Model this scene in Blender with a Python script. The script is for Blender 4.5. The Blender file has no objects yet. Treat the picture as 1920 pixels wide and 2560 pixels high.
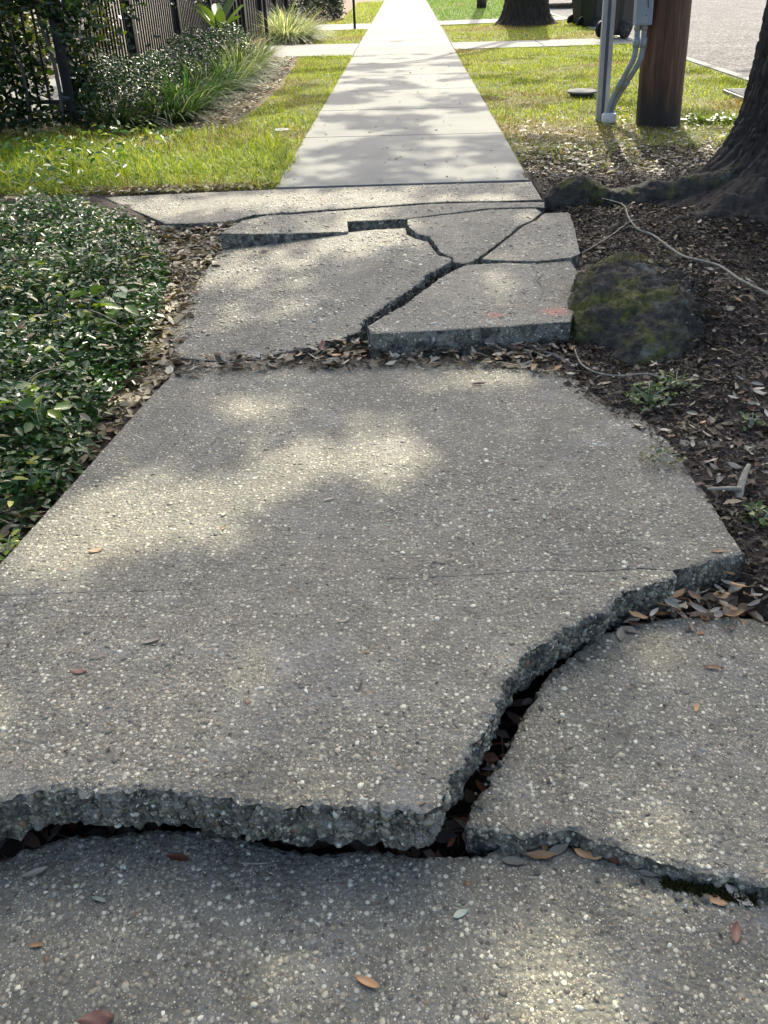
import bpy, bmesh, math, random
import numpy as np
from mathutils import Vector, Matrix, noise
from mathutils.geometry import tessellate_polygon

random.seed(7); rng = np.random.default_rng(7)
scene = bpy.context.scene
col = scene.collection

# ------------------------------------------------------------------ camera
CAM_H, FPX = 1.2, 2200.0
PITCH, YAW, ROLL = map(math.radians, (31.811, 2.144, -1.8))
cam_d = bpy.data.cameras.new('camera'); cam = bpy.data.objects.new('camera', cam_d); col.objects.link(cam)
cam_d.sensor_width = 36.0; cam_d.lens = FPX / 2560 * 36.0; cam_d.clip_start = 0.02; cam_d.clip_end = 3000
RC = Matrix.Rotation(YAW, 3, 'Z') @ Matrix.Rotation(math.pi/2 - PITCH, 3, 'X') @ Matrix.Rotation(ROLL, 3, 'Z')
cam.matrix_world = Matrix.Translation((0, 0, CAM_H)) @ RC.to_4x4()
scene.camera = cam

# ------------------------------------------------------------------ light
SUN_EL, SUN_AZ = math.radians(43), math.radians(5.5)      # azimuth from +Y towards +X
S = Vector((math.sin(SUN_AZ)*math.cos(SUN_EL), math.cos(SUN_AZ)*math.cos(SUN_EL), math.sin(SUN_EL)))
world = bpy.data.worlds.new('World'); scene.world = world; world.use_nodes = True
wn = world.node_tree.nodes; wl = world.node_tree.links
sky = wn.new('ShaderNodeTexSky'); sky.sky_type = 'NISHITA'; sky.sun_disc = False
sky.sun_elevation = SUN_EL; sky.sun_rotation = SUN_AZ; sky.air_density = 0.75; sky.dust_density = 4.5; sky.ozone_density = 1.0
bg = wn['Background']; bg.inputs['Strength'].default_value = 0.15
wl.new(sky.outputs[0], bg.inputs['Color'])
sun_d = bpy.data.lights.new('sun', 'SUN'); sun_d.energy = 2.6; sun_d.angle = math.radians(0.55); sun_d.color = (1.0, 0.93, 0.75)
sun_o = bpy.data.objects.new('sun', sun_d); col.objects.link(sun_o)
sun_o.rotation_euler = S.to_track_quat('Z', 'Y').to_euler(); sun_o.location = S * 30
vs = scene.view_settings; vs.view_transform = 'Standard'; vs.look = 'None'; vs.gamma = 1.0; vs.use_curve_mapping = False
vs.exposure = 1.5

# ------------------------------------------------------------------ pixels to places
K = 1920 / 1659.0
def dir_px(px, py):
    return RC @ Vector(((px-960)/FPX, -(py-1280)/FPX, -1.0))
def up(px, py, z=0.0):                      # full-size photo pixel -> point at height z
    d = dir_px(px, py); t = (z - CAM_H) / d.z
    return Vector((0, 0, CAM_H)) + d*t
def ud(x, y, z=0.0): return up(x*K, y*K, z)
def on_plane(px, py, pl):                   # pl: z = a + b x + c y
    d = dir_px(px, py); a, b, c = pl
    t = (a - CAM_H) / (d.z - b*d.x - c*d.y)
    return Vector((0, 0, CAM_H)) + d*t
RCT = np.array(RC).T
def proj_np(P):
    v = (P - np.array([0, 0, CAM_H])) @ np.array(RC)
    return np.stack([960 + FPX*v[:, 0]/-v[:, 2], 1280 - FPX*v[:, 1]/-v[:, 2], -v[:, 2]], 1)

# ------------------------------------------------------------------ helpers
def tag(o, label=None, cat=None, group=None, kind=None):
    if label: o['label'] = label
    if cat: o['category'] = cat
    if group: o['group'] = group
    if kind: o['kind'] = kind
    return o
def link(name, data, parent=None):
    o = bpy.data.objects.new(name, data); col.objects.link(o)
    if parent: o.parent = parent
    return o
def empty(name, loc=(0, 0, 0), rz=0.0):
    o = bpy.data.objects.new(name, None); col.objects.link(o); o.location = loc; o.rotation_euler = (0, 0, rz)
    o.empty_display_size = 0.1
    return o
def mesh(name, verts, faces, mats, smooth=False, colr=None, midx=None):
    me = bpy.data.meshes.new(name)
    v = np.asarray(verts, dtype=np.float32)
    if isinstance(faces, np.ndarray):
        n, k = faces.shape
        me.vertices.add(len(v)); me.vertices.foreach_set('co', v.ravel())
        me.loops.add(n*k); me.loops.foreach_set('vertex_index', faces.astype(np.int32).ravel())
        me.polygons.add(n); me.polygons.foreach_set('loop_start', np.arange(0, n*k, k, dtype=np.int32))
        me.update(calc_edges=True)
    else:
        me.from_pydata([tuple(p) for p in v], [], faces); me.update()
    if not isinstance(mats, (list, tuple)): mats = [mats]
    for m in mats: me.materials.append(m)
    if midx is not None: me.polygons.foreach_set('material_index', np.asarray(midx, dtype=np.int32))
    if smooth: me.polygons.foreach_set('use_smooth', np.ones(len(me.polygons), dtype=bool))
    if colr is not None:
        a = me.attributes.new('col', 'FLOAT_COLOR', 'POINT')
        c = np.ones((len(v), 4), dtype=np.float32); c[:, :3] = colr
        a.data.foreach_set('color', c.ravel())
    return me
def box_bm(bm, c, s, rot=None, bevel=0.0):
    r = bmesh.ops.create_cube(bm, size=1.0)
    vs_ = r['verts']
    bmesh.ops.scale(bm, vec=s, verts=vs_)
    if bevel:
        es = list({e for v in vs_ for e in v.link_edges})
        rb = bmesh.ops.bevel(bm, geom=es, offset=bevel, segments=2, affect='EDGES', profile=0.6)
        vs_ = list({v for f in rb['faces'] for v in f.verts} | {v for v in vs_ if v.is_valid})
    if rot is not None: bmesh.ops.rotate(bm, cent=(0, 0, 0), matrix=rot, verts=vs_)
    bmesh.ops.translate(bm, vec=c, verts=vs_)
    return vs_
def bm_mesh(bm, name, mat, smooth=False):
    me = bpy.data.meshes.new(name); bm.normal_update(); bm.to_mesh(me); bm.free()
    for m in (mat if isinstance(mat, (list, tuple)) else [mat]): me.materials.append(m)
    if smooth: me.polygons.foreach_set('use_smooth', np.ones(len(me.polygons), dtype=bool))
    return me
def box(name, c, s, mat, parent=None, rot=None, bevel=0.004):
    bm = bmesh.new(); box_bm(bm, c, s, rot, bevel); return link(name, bm_mesh(bm, name, mat), parent)
def tube_data(path, radii, n=10, rough=0.0, rs=20.0, cap=True, seed=0.0):
    P = [Vector(p) for p in path]; V = []; F = []
    up_ = Vector((0, 0, 1)); prev = None
    for i, p in enumerate(P):
        t = (P[min(i+1, len(P)-1)] - P[max(i-1, 0)]).normalized()
        if prev is None:
            a = t.cross(up_ if abs(t.z) < .9 else Vector((1, 0, 0))).normalized()
        else:
            a = (prev - t*prev.dot(t)).normalized()
        prev = a; b = t.cross(a)
        for k in range(n):
            an = 2*math.pi*k/n; d = a*math.cos(an) + b*math.sin(an); r = radii[i]
            q = p + d*r
            if rough: r *= 1 + rough*noise.noise(q*rs + Vector((seed, 0, 0))) + rough*.45*(.4-abs(noise.noise(q*rs*3.1)))+rough*.2*noise.noise(q*rs*7); q = p + d*r
            V.append(q)
    for i in range(len(P)-1):
        for k in range(n):
            F.append((i*n+k, i*n+(k+1) % n, (i+1)*n+(k+1) % n, (i+1)*n+k))
    if cap:
        F.append(tuple(range(n-1, -1, -1))); F.append(tuple((len(P)-1)*n+k for k in range(n)))
    return V, F
def smooth_path(pts, sub=6):
    pts = [Vector(p) for p in pts]; out = []
    for i in range(len(pts)-1):
        p0 = pts[max(i-1, 0)]; p1 = pts[i]; p2 = pts[i+1]; p3 = pts[min(i+2, len(pts)-1)]
        for k in range(sub):
            t = k/sub
            out.append(0.5*((2*p1) + (p2-p0)*t + (2*p0-5*p1+4*p2-p3)*t*t + (3*p1-p0-3*p2+p3)*t**3))
    out.append(pts[-1]); return out
def interp(vals, n):
    return np.interp(np.linspace(0, 1, n), np.linspace(0, 1, len(vals)), vals)
def tube(name, pts, radii, mat, parent=None, n=10, sub=6, rough=0.0, rs=20.0, smooth=True):
    P = smooth_path(pts, sub) if sub > 1 else [Vector(p) for p in pts]
    V, F = tube_data(P, interp(radii, len(P)), n, rough, rs)
    return link(name, mesh(name, V, F, mat, smooth), parent)
def lathe(name, prof, mat, parent=None, n=28, loc=(0, 0, 0), smooth=True, rot=None):
    V = []; F = []
    for r, z in prof:
        for k in range(n): V.append((r*math.cos(2*math.pi*k/n), r*math.sin(2*math.pi*k/n), z))
    m = len(prof)
    for i in range(m-1):
        for k in range(n): F.append((i*n+k, i*n+(k+1) % n, (i+1)*n+(k+1) % n, (i+1)*n+k))
    F.append(tuple(range(n-1, -1, -1))); F.append(tuple((m-1)*n+k for k in range(n)))
    me = mesh(name, V, F, mat, False)
    if smooth:
        me.polygons.foreach_set('use_smooth', np.ones(len(me.polygons), dtype=bool))
        try: me.set_sharp_from_angle(angle=math.radians(40))
        except Exception: pass
    o = link(name, me, parent); o.location = loc
    if rot: o.rotation_euler = rot
    return o
def fbm(p, oct=3):
    return noise.fractal(p, 1.0, 2.0, oct)
def inpoly(x, y, poly):
    px = np.array([p[0] for p in poly]); py = np.array([p[1] for p in poly])
    r = np.zeros(len(x), dtype=bool); j = len(px)-1
    for i in range(len(px)):
        c = ((py[i] > y) != (py[j] > y)) & (x < (px[j]-px[i])*(y-py[i])/(py[j]-py[i]+1e-12)+px[i])
        r ^= c; j = i
    return r
def polydist(x, y, poly):
    d = np.full(len(x), 1e9)
    n = len(poly)
    for i in range(n):
        ax, ay = poly[i][0], poly[i][1]; bx, by = poly[(i+1) % n][0], poly[(i+1) % n][1]
        dx, dy = bx-ax, by-ay
        t = np.clip(((x-ax)*dx+(y-ay)*dy)/(dx*dx+dy*dy+1e-12), 0, 1)
        d = np.minimum(d, np.hypot(x-ax-t*dx, y-ay-t*dy))
    return d
def vnoise(x, y, s, seed=0.0):             # cheap smooth 2-D noise on arrays, about -1..1
    r = np.zeros(len(x)); rg = np.random.default_rng(int(seed*13)+5)
    for k in range(7):
        a = rg.uniform(0, 6.283); f = s*rg.uniform(.6, 1.8)
        r += np.sin(f*(x*math.cos(a)+y*math.sin(a))+rg.uniform(0, 6.283)+1.3*np.sin(.7*f*(y*math.cos(a)-x*math.sin(a))+rg.uniform(0, 6.283)))
    return r/3.2
def norm(a): return a/np.maximum(np.linalg.norm(a, axis=1, keepdims=True), 1e-9)

# ------------------------------------------------------------------ materials
def mat_new(name):
    m = bpy.data.materials.new(name); m.use_nodes = True
    nt = m.node_tree; b = nt.nodes['Principled BSDF']
    return m, nt, b
def nn(nt, t, **kw):
    n = nt.nodes.new(t)
    for k, v in kw.items():
        if k in n.inputs.keys(): n.inputs[k].default_value = v
        else: setattr(n, k, v)
    return n
def coords(nt, which='Object', scale=None):
    tc = nn(nt, 'ShaderNodeTexCoord')
    if scale is None: return tc.outputs[which]
    mp = nn(nt, 'ShaderNodeMapping'); mp.inputs['Scale'].default_value = scale
    nt.links.new(tc.outputs[which], mp.inputs[0]); return mp.outputs[0]
def ramp(nt, src, stops):
    r = nn(nt, 'ShaderNodeValToRGB'); cr = r.color_ramp
    while len(cr.elements) < len(stops): cr.elements.new(0.5)
    for e, (p, c) in zip(cr.elements, stops):
        e.position = p; e.color = (c, c, c, 1) if isinstance(c, (int, float)) else (*c, 1)
    nt.links.new(src, r.inputs[0]); return r.outputs[0]
def noise_t(nt, vec, scale, detail=4, rough=.55, dist=0.0):
    n = nn(nt, 'ShaderNodeTexNoise'); n.inputs['Scale'].default_value = scale; n.inputs['Detail'].default_value = detail
    n.inputs['Roughness'].default_value = rough; n.inputs['Distortion'].default_value = dist
    nt.links.new(vec, n.inputs['Vector']); return n.outputs['Fac']
def mixc(nt, fac, a, b, mode='MIX'):
    m = nn(nt, 'ShaderNodeMix', data_type='RGBA', blend_type=mode)
    for sock, v in ((m.inputs[0], fac), (m.inputs[6], a), (m.inputs[7], b)):
        if hasattr(v, 'links'): nt.links.new(v, sock)
        elif isinstance(v, (int, float)): sock.default_value = v if sock.type == 'VALUE' else (v, v, v, 1)
        else: sock.default_value = (*v, 1)
    return m.outputs[2]
def math_n(nt, op, a, b=0.0):
    m = nn(nt, 'ShaderNodeMath', operation=op)
    for s, v in ((m.inputs[0], a), (m.inputs[1], b)):
        if hasattr(v, 'links'): nt.links.new(v, s)
        else: s.default_value = v
    return m.outputs[0]
def bump(nt, b, h, strength=.5, dist=.005, prev=None):
    n = nn(nt, 'ShaderNodeBump'); n.inputs['Strength'].default_value = strength; n.inputs['Distance'].default_value = dist
    nt.links.new(h, n.inputs['Height'])
    if prev is not None: nt.links.new(prev, n.inputs['Normal'])
    nt.links.new(n.outputs[0], b.inputs['Normal']); return n.outputs[0]
def simple(name, c, rough=.6, metal=0.0, var=.25, scale=20, bmp=.0, bs=60, stretch=None):
    m, nt, b = mat_new(name); v = coords(nt, 'Object', stretch)
    f = noise_t(nt, v, scale)
    lo = tuple(x*(1-var) for x in c); hi = tuple(min(1, x*(1+var)) for x in c)
    nt.links.new(ramp(nt, f, [(.3, lo), (.7, hi)]), b.inputs['Base Color'])
    b.inputs['Roughness'].default_value = rough; b.inputs['Metallic'].default_value = metal
    if bmp: bump(nt, b, noise_t(nt, v, bs), bmp, .004)
    return m
def aggregate(name, base=1.0, side=False, paint=None):
    m, nt, b = mat_new(name); v = coords(nt)
    vo = nn(nt, 'ShaderNodeTexVoronoi'); vo.inputs['Scale'].default_value = 105; vo.inputs['Randomness'].default_value = 1
    nt.links.new(v, vo.inputs['Vector'])
    sep = nn(nt, 'ShaderNodeSeparateColor'); nt.links.new(vo.outputs['Color'], sep.inputs[0])
    stone = ramp(nt, sep.outputs[0], [(0, (.05*base, .048*base, .045*base)), (.3, (.115*base, .105*base, .092*base)), (.55, (.20*base, .18*base, .15*base)),
                                      (.8, (.31*base, .29*base, .255*base)), (.93, (.56*base, .54*base, .49*base))])
    msk = math_n(nt, 'MULTIPLY', ramp(nt, vo.outputs['Distance'], [(.32, 1.0), (.5, 0.0)]), ramp(nt, sep.outputs[1], [(.25, 0.0), (.35, 1.0)]))
    mn = noise_t(nt, v, 260, 3)
    matrix = ramp(nt, mn, [(.3, (.095*base, .092*base, .085*base)), (.7, (.20*base, .192*base, .175*base))])
    c = mixc(nt, msk, matrix, stone)
    v2 = nn(nt, 'ShaderNodeTexVoronoi'); v2.inputs['Scale'].default_value = 270; nt.links.new(v, v2.inputs['Vector'])
    s2 = nn(nt, 'ShaderNodeSeparateColor'); nt.links.new(v2.outputs['Color'], s2.inputs[0])
    g = math_n(nt, 'MULTIPLY', ramp(nt, v2.outputs['Distance'], [(.3, 1.0), (.45, 0.0)]), ramp(nt, s2.outputs[0], [(.72, 0.0), (.78, 1.0)]))
    c = mixc(nt, g, c, (.40*base, .38*base, .34*base))
    st = ramp(nt, noise_t(nt, v, 2.2, 5, .6), [(.28, (.58, .60, .50)), (.5, (1.0, 1.01, .84)), (.75, (1.24, 1.19, .93))])
    c = mixc(nt, 1.0, c, st, 'MULTIPLY')
    oi = nn(nt, 'ShaderNodeObjectInfo'); c = mixc(nt, 1.0, c, ramp(nt, oi.outputs['Random'], [(0, (.93, .93, .92)), (1, (1.08, 1.07, 1.04))]), 'MULTIPLY')
    wear = ramp(nt, noise_t(nt, v, 5.5, 6, .7, .4), [(.52, 0.0), (.66, .45)]); c = mixc(nt, wear, c, (.20*base, .20*base, .185*base))
    st2 = ramp(nt, noise_t(nt, v, 14, 4, .65), [(.35, .74), (.65, 1.12)])
    c = mixc(nt, 1.0, c, st2, 'MULTIPLY')
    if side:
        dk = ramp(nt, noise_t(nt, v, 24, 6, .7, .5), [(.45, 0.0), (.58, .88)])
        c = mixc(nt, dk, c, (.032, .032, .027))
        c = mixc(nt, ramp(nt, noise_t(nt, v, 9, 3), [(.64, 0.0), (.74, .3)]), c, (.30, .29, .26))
    if paint:
        for i, (p, r) in enumerate(paint):
            vd = nn(nt, 'ShaderNodeVectorMath', operation='DISTANCE'); nt.links.new(v, vd.inputs[0]); vd.inputs[1].default_value = p
            k = math_n(nt, 'SUBTRACT', r, vd.outputs['Value']); k = math_n(nt, 'DIVIDE', k, r)
            k = math_n(nt, 'ADD', k, math_n(nt, 'SUBTRACT', math_n(nt, 'MULTIPLY', noise_t(nt, v, 90, 3), 1.2), .72))
            c = mixc(nt, ramp(nt, k, [(.0, 0.0), (.6, .48)]), c, (.62, .18, .12))
    nt.links.new(c, b.inputs['Base Color'])
    b.inputs['Roughness'].default_value = .72
    h = math_n(nt, 'MULTIPLY', math_n(nt, 'SUBTRACT', 1.0, vo.outputs['Distance']), 1.0)
    n1 = bump(nt, b, h, .55, .006)
    bump(nt, b, mn, .5, .0025, n1)
    return m
M = {}
M['old'] = aggregate('old_concrete')
M['old_side'] = aggregate('broken_concrete', 1.3, True)
def leafmat(name, rough=.45, trans=.3, spec=.5, vary=.0, tint=None):
    m, nt, b = mat_new(name)
    at = nn(nt, 'ShaderNodeAttribute', attribute_name='col')
    c = at.outputs['Color']
    b.inputs['Roughness'].default_value = rough; b.inputs['Specular IOR Level'].default_value = spec
    nt.links.new(c, b.inputs['Base Color'])
    if trans > 0:
        tr = nn(nt, 'ShaderNodeBsdfTranslucent'); mx = nn(nt, 'ShaderNodeMixShader'); mx.inputs[0].default_value = trans
        hs = mixc(nt, 1.0, c, (1.5, 1.45, .8), 'MULTIPLY'); nt.links.new(hs, tr.inputs[0])
        out = nt.nodes['Material Output']
        nt.links.new(b.outputs[0], mx.inputs[1]); nt.links.new(tr.outputs[0], mx.inputs[2]); nt.links.new(mx.outputs[0], out.inputs[0])
    return m
M['leaf'] = leafmat('ground_cover_leaf', .3, .28, .5)
M['grass'] = leafmat('grass_blade', .5, .38, .16)
M['crown'] = leafmat('crown_leaf', .5, .25)
M['dry'] = leafmat('dry_leaf', .55, .15, .4)
M['pebble'] = leafmat('pebble_stone', .42, 0, .5)
def loose_leaf(name, c1, c2, rough=.5):
    m, nt, b = mat_new(name); v = coords(nt)
    oi = nn(nt, 'ShaderNodeObjectInfo')
    f = noise_t(nt, v, 70, 4)
    c = ramp(nt, f, [(.3, c1), (.7, c2)])
    hv = ramp(nt, oi.outputs['Random'], [(0, .65), (1, 1.25)])
    c = mixc(nt, 1.0, c, hv, 'MULTIPLY')
    nt.links.new(c, b.inputs['Base Color']); b.inputs['Roughness'].default_value = rough
    return m
M['lf_pale'] = loose_leaf('pale_dry_leaf', (.30, .25, .175), (.46, .41, .31))
M['lf_grey'] = loose_leaf('grey_dry_leaf', (.165, .15, .10), (.29, .27, .195))
M['lf_tan'] = loose_leaf('tan_dry_leaf', (.30, .16, .06), (.45, .28, .13))
M['lf_brown'] = loose_leaf('red_brown_leaf', (.10, .035, .02), (.19, .075, .04), .38)
M['lf_green'] = loose_leaf('pale_green_leaf', (.30, .36, .24), (.50, .52, .40))

def new_concrete():
    m, nt, b = mat_new('new_concrete'); v = coords(nt)
    oi = nn(nt, 'ShaderNodeObjectInfo')
    a = ramp(nt, noise_t(nt, v, 1.4, 5, .6), [(.3, (.178, .185, .166)), (.7, (.226, .233, .207))])
    st = coords(nt, 'Object', (2.0, 260, 1)); br = noise_t(nt, st, 1.0, 2)
    c = mixc(nt, 1.0, a, ramp(nt, br, [(.3, .93), (.7, 1.05)]), 'MULTIPLY')
    c = mixc(nt, 1.0, c, ramp(nt, oi.outputs['Random'], [(0, .93), (1, 1.05)]), 'MULTIPLY')
    c = mixc(nt, ramp(nt, noise_t(nt, v, 3.2, 6, .7), [(.62, 0.0), (.8, .5)]), c, (.15, .13, .10))
    nt.links.new(c, b.inputs['Base Color']); b.inputs['Roughness'].default_value = .8; b.inputs['Specular IOR Level'].default_value = .22
    n1 = bump(nt, b, br, .25, .002); bump(nt, b, noise_t(nt, v, 90, 4), .25, .003, n1)
    return m
M['new'] = new_concrete()
def soil_mat():
    m, nt, b = mat_new('soil_and_turf'); v = coords(nt)
    at = nn(nt, 'ShaderNodeAttribute', attribute_name='col')
    f = ramp(nt, noise_t(nt, v, 60, 5, .7), [(.3, .45), (.7, 1.5)])
    c = mixc(nt, 1.0, at.outputs['Color'], f, 'MULTIPLY')
    f2 = ramp(nt, noise_t(nt, v, 9, 4, .6), [(.3, .7), (.7, 1.25)])
    c = mixc(nt, 1.0, c, f2, 'MULTIPLY')
    nt.links.new(c, b.inputs['Base Color']); b.inputs['Roughness'].default_value = .9
    n1 = bump(nt, b, noise_t(nt, v, 45, 5, .7), .9, .02); bump(nt, b, noise_t(nt, v, 220, 3), .7, .006, n1)
    return m
M['soil'] = soil_mat()
def asphalt():
    m, nt, b = mat_new('worn_asphalt'); v = coords(nt)
    vo = nn(nt, 'ShaderNodeTexVoronoi'); vo.inputs['Scale'].default_value = 38; nt.links.new(v, vo.inputs['Vector'])
    s = nn(nt, 'ShaderNodeSeparateColor'); nt.links.new(vo.outputs['Color'], s.inputs[0])
    c = ramp(nt, s.outputs[0], [(.1, (.045, .045, .045)), (.6, (.105, .104, .098)), (.95, (.25, .245, .23))])
    c = mixc(nt, 1.0, c, ramp(nt, noise_t(nt, v, 1.1, 5, .65), [(.3, .75), (.7, 1.2)]), 'MULTIPLY')
    nt.links.new(c, b.inputs['Base Color']); b.inputs['Roughness'].default_value = .85; b.inputs['Specular IOR Level'].default_value = .15
    bump(nt, b, vo.outputs['Distance'], .6, .012); return m
M['asphalt'] = asphalt()
def bark(name, c1, c2, moss=0.0, st=(1, 1, .3), sc=22):
    m, nt, b = mat_new(name); v = coords(nt, 'Object', st)
    f = noise_t(nt, v, sc, 6, .65, .4)
    c = ramp(nt, f, [(.3, c1), (.65, c2)])
    if moss:
        w = coords(nt)
        k = ramp(nt, noise_t(nt, w, 7.5, 5, .62, .3), [(.56-moss*.16, 0.0), (.68-moss*.16, 1.0)])
        if moss > .5:      # bare soil has washed over the downhill side
            sx = nn(nt, 'ShaderNodeSeparateXYZ'); nt.links.new(w, sx.inputs[0])
            e_ = math_n(nt, 'ADD', sx.outputs['X'], math_n(nt, 'MULTIPLY', noise_t(nt, w, 12, 4), .22))
            k = math_n(nt, 'MULTIPLY', k, ramp(nt, math_n(nt, 'SUBTRACT', e_, .5), [(.50, 1.0), (.60, .12)]))
        g = ramp(nt, noise_t(nt, w, 60, 4, .7), [(.3, (.03, .034, .007)), (.7, (.15, .145, .022))])
        c = mixc(nt, k, c, g)
        l = ramp(nt, noise_t(nt, w, 11, 4, .6), [(.60, 0.0), (.68, .8)])
        c = mixc(nt, l, c, (.15, .155, .13))
    nt.links.new(c, b.inputs['Base Color']); b.inputs['Roughness'].default_value = .85
    n1 = bump(nt, b, f, .9, .02); bump(nt, b, noise_t(nt, coords(nt), 150, 4, .7), .7, .006, n1)
    return m
M['bark'] = bark('oak_bark', (.009, .007, .005), (.060, .047, .032))
M['rootbark'] = bark('mossy_root_bark', (.014, .0125, .008), (.062, .055, .038), .3, (1, 1, 1), 30)
M['moss'] = bark('moss_and_bark', (.012, .010, .007), (.062, .053, .038), .62, (1, 1, 1), 26)
M['stick'] = simple('bare_twig', (.24, .225, .165), .7, 0, .35, 60, .4, 120)
M['dark_twig'] = simple('dark_twig', (.10, .085, .07), .8, 0, .4, 60)
def wood():
    m, nt, b = mat_new('creosoted_pole_wood'); v = coords(nt, 'Object', (26, 26, 1.1))
    f = noise_t(nt, v, 1.6, 6, .7, .2)
    c = ramp(nt, f, [(.3, (.032, .015, .007)), (.5, (.12, .058, .028)), (.72, (.21, .115, .06))])
    g = ramp(nt, noise_t(nt, coords(nt, 'Object', (7, 7, 1.2)), 1.0, 4), [(.35, .55), (.7, 1.25)])
    c = mixc(nt, 1.0, c, g, 'MULTIPLY')
    sp = nn(nt, 'ShaderNodeSeparateXYZ'); nt.links.new(coords(nt), sp.inputs[0])
    k = math_n(nt, 'ADD', math_n(nt, 'MULTIPLY', sp.outputs['Z'], 1.0), math_n(nt, 'MULTIPLY', noise_t(nt, coords(nt, 'Object', (9, 9, 2)), 1.0, 4), .5))
    c = mixc(nt, ramp(nt, k, [(.34, .9), (.6, 0.0)]), c, (.022, .018, .015))     # darker towards the bottom of the pole
    nt.links.new(c, b.inputs['Base Color']); b.inputs['Roughness'].default_value = .75
    bump(nt, b, f, .8, .012); return m
M['pole'] = wood()
M['galv'] = simple('galvanised_steel', (.36, .37, .37), .5, .35, .12, 9)
M['conduit'] = simple('grey_conduit', (.27, .30, .30), .5, 0, .15, 14)
M['boxgrey'] = simple('grey_box_paint', (.30, .33, .33), .45, .1, .1, 8)
M['white'] = simple('white_plastic', (.62, .62, .60), .5, 0, .1, 20)
M['black'] = simple('black_metal', (.012, .012, .013), .4, .2, .3, 12)
M['blackpanel'] = simple('black_fence_board', (.02, .02, .022), .55, 0, .3, 6)
M['cart'] = simple('dark_cart_plastic', (.035, .033, .03), .5, 0, .15, 9, .1, 90)
M['cart_green'] = simple('dark_green_cart_plastic', (.02, .026, .024), .5, 0, .15, 9, .1, 90)
M['rubber'] = simple('black_rubber', (.012, .012, .012), .7, 0, .2, 30)
M['lid'] = simple('grey_green_lid', (.13, .14, .12), .7, 0, .2, 40, .2, 80)
M['iron'] = simple('cast_iron', (.20, .195, .19), .6, .2, .25, 50, .3, 90)
M['carpaint'] = simple('dark_car_paint', (.012, .013, .015), .22, .3, .1, 3)
M['glass'] = simple('dark_car_glass', (.02, .022, .024), .08, 0, .05, 3)
M['red'] = simple('tail_lamp', (.35, .01, .01), .25, 0, .1, 3)
M['chrome'] = simple('wheel_alloy', (.4, .4, .41), .3, .9, .1, 10)
M['wall'] = simple('cream_render', (.50, .46, .36), .85, 0, .12, 3)
M['paving'] = simple('yard_paving', (.42, .40, .36), .8, 0, .15, 4)

# ------------------------------------------------------------------ heights of the ground
XL, XR = -0.86, 0.785                    # edges of the new walk
CURB_X = 3.80
def soil_right_edge():
    pts = [(1640, 1250), (1605, 1200), (1560, 1120), (1500, 1030), (1440, 960), (1360, 890), (1300, 858), (1215, 815)]
    return [ud(x, y, .05) for x, y in pts]
SRE = soil_right_edge()
sre_y = np.array([-1.0, 1.2] + [p.y for p in SRE] + [2.95, 3.3, 4.2, 4.5, 4.75, 5.1, 5.9])
sre_x = np.array([.95, .85] + [p.x for p in SRE] + [.50, .54, .66, .78, .80, .80, .80])
def x_right(y): return np.interp(y, sre_y, sre_x)
sle_y = np.array([-1, 1.4, 2.6, 3.0, 4.5, 4.75, 5.05, 5.18, 5.75, 5.95]); sle_x = np.array([-.9, -.88, -.82, -.78, -.92, -.92, -.92, -1.25, -1.8, -1.8])
def x_left(y): return np.interp(y, sle_y, sle_x)
def ground_h(x, y):
    path = np.where(y < 2.45, -.15, np.where(y < 3.1, -.035, -.10))
    path = np.where((x > .42) & (y > 1.2) & (y < 1.9), -.03+.012*vnoise(x, y, 17, 2), path)
    h = np.full(len(x), -.012)
    n1 = vnoise(x, y, 6, 1)*.012 + vnoise(x, y, 17, 2)*.007
    mul = np.clip((x - .4)/.3, 0, 1)*np.clip((6.6-y)/.8, 0, 1)*np.clip((3.2-x)/.6, 0, 1)
    base = np.interp(y, [-1, .9, 1.35, 1.7, 2.3, 3.0, 4.0, 5.0, 6.0], [-.02, -.02, -.005, .045, .035, .02, .03, .03, 0])
    tree = .16*np.exp(-((x-2.2)**2+(y-5.1)**2)/.7)
    h = h + mul*(base+n1+.012) + tree*mul + mul*.085*np.exp(-((x-1.20)**2/.045+(y-3.30)**2/.14))
    lm = np.clip((x_left(y)+.02-x)/.2, 0, 1)*np.clip((6-y)/.5, 0, 1)
    h = h + lm*(n1 + np.interp(y, [0, 1.5, 2.6, 2.9, 4.6, 4.95, 5.6], [.05, .04, .0, -.03, -.03, -.004, .002]))
    inp = (x > x_left(y)+.012) & (x < x_right(y)-.012) & (y < 5.9)
    h = np.where(inp, path, h)
    far_walk = (x > XL+.03) & (x < XR-.03) & (y >= 5.9)
    h = np.where(far_walk, -.09, h)
    road = x > CURB_X+.08
    h = np.where(road, -.22, h)
    return h

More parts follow.
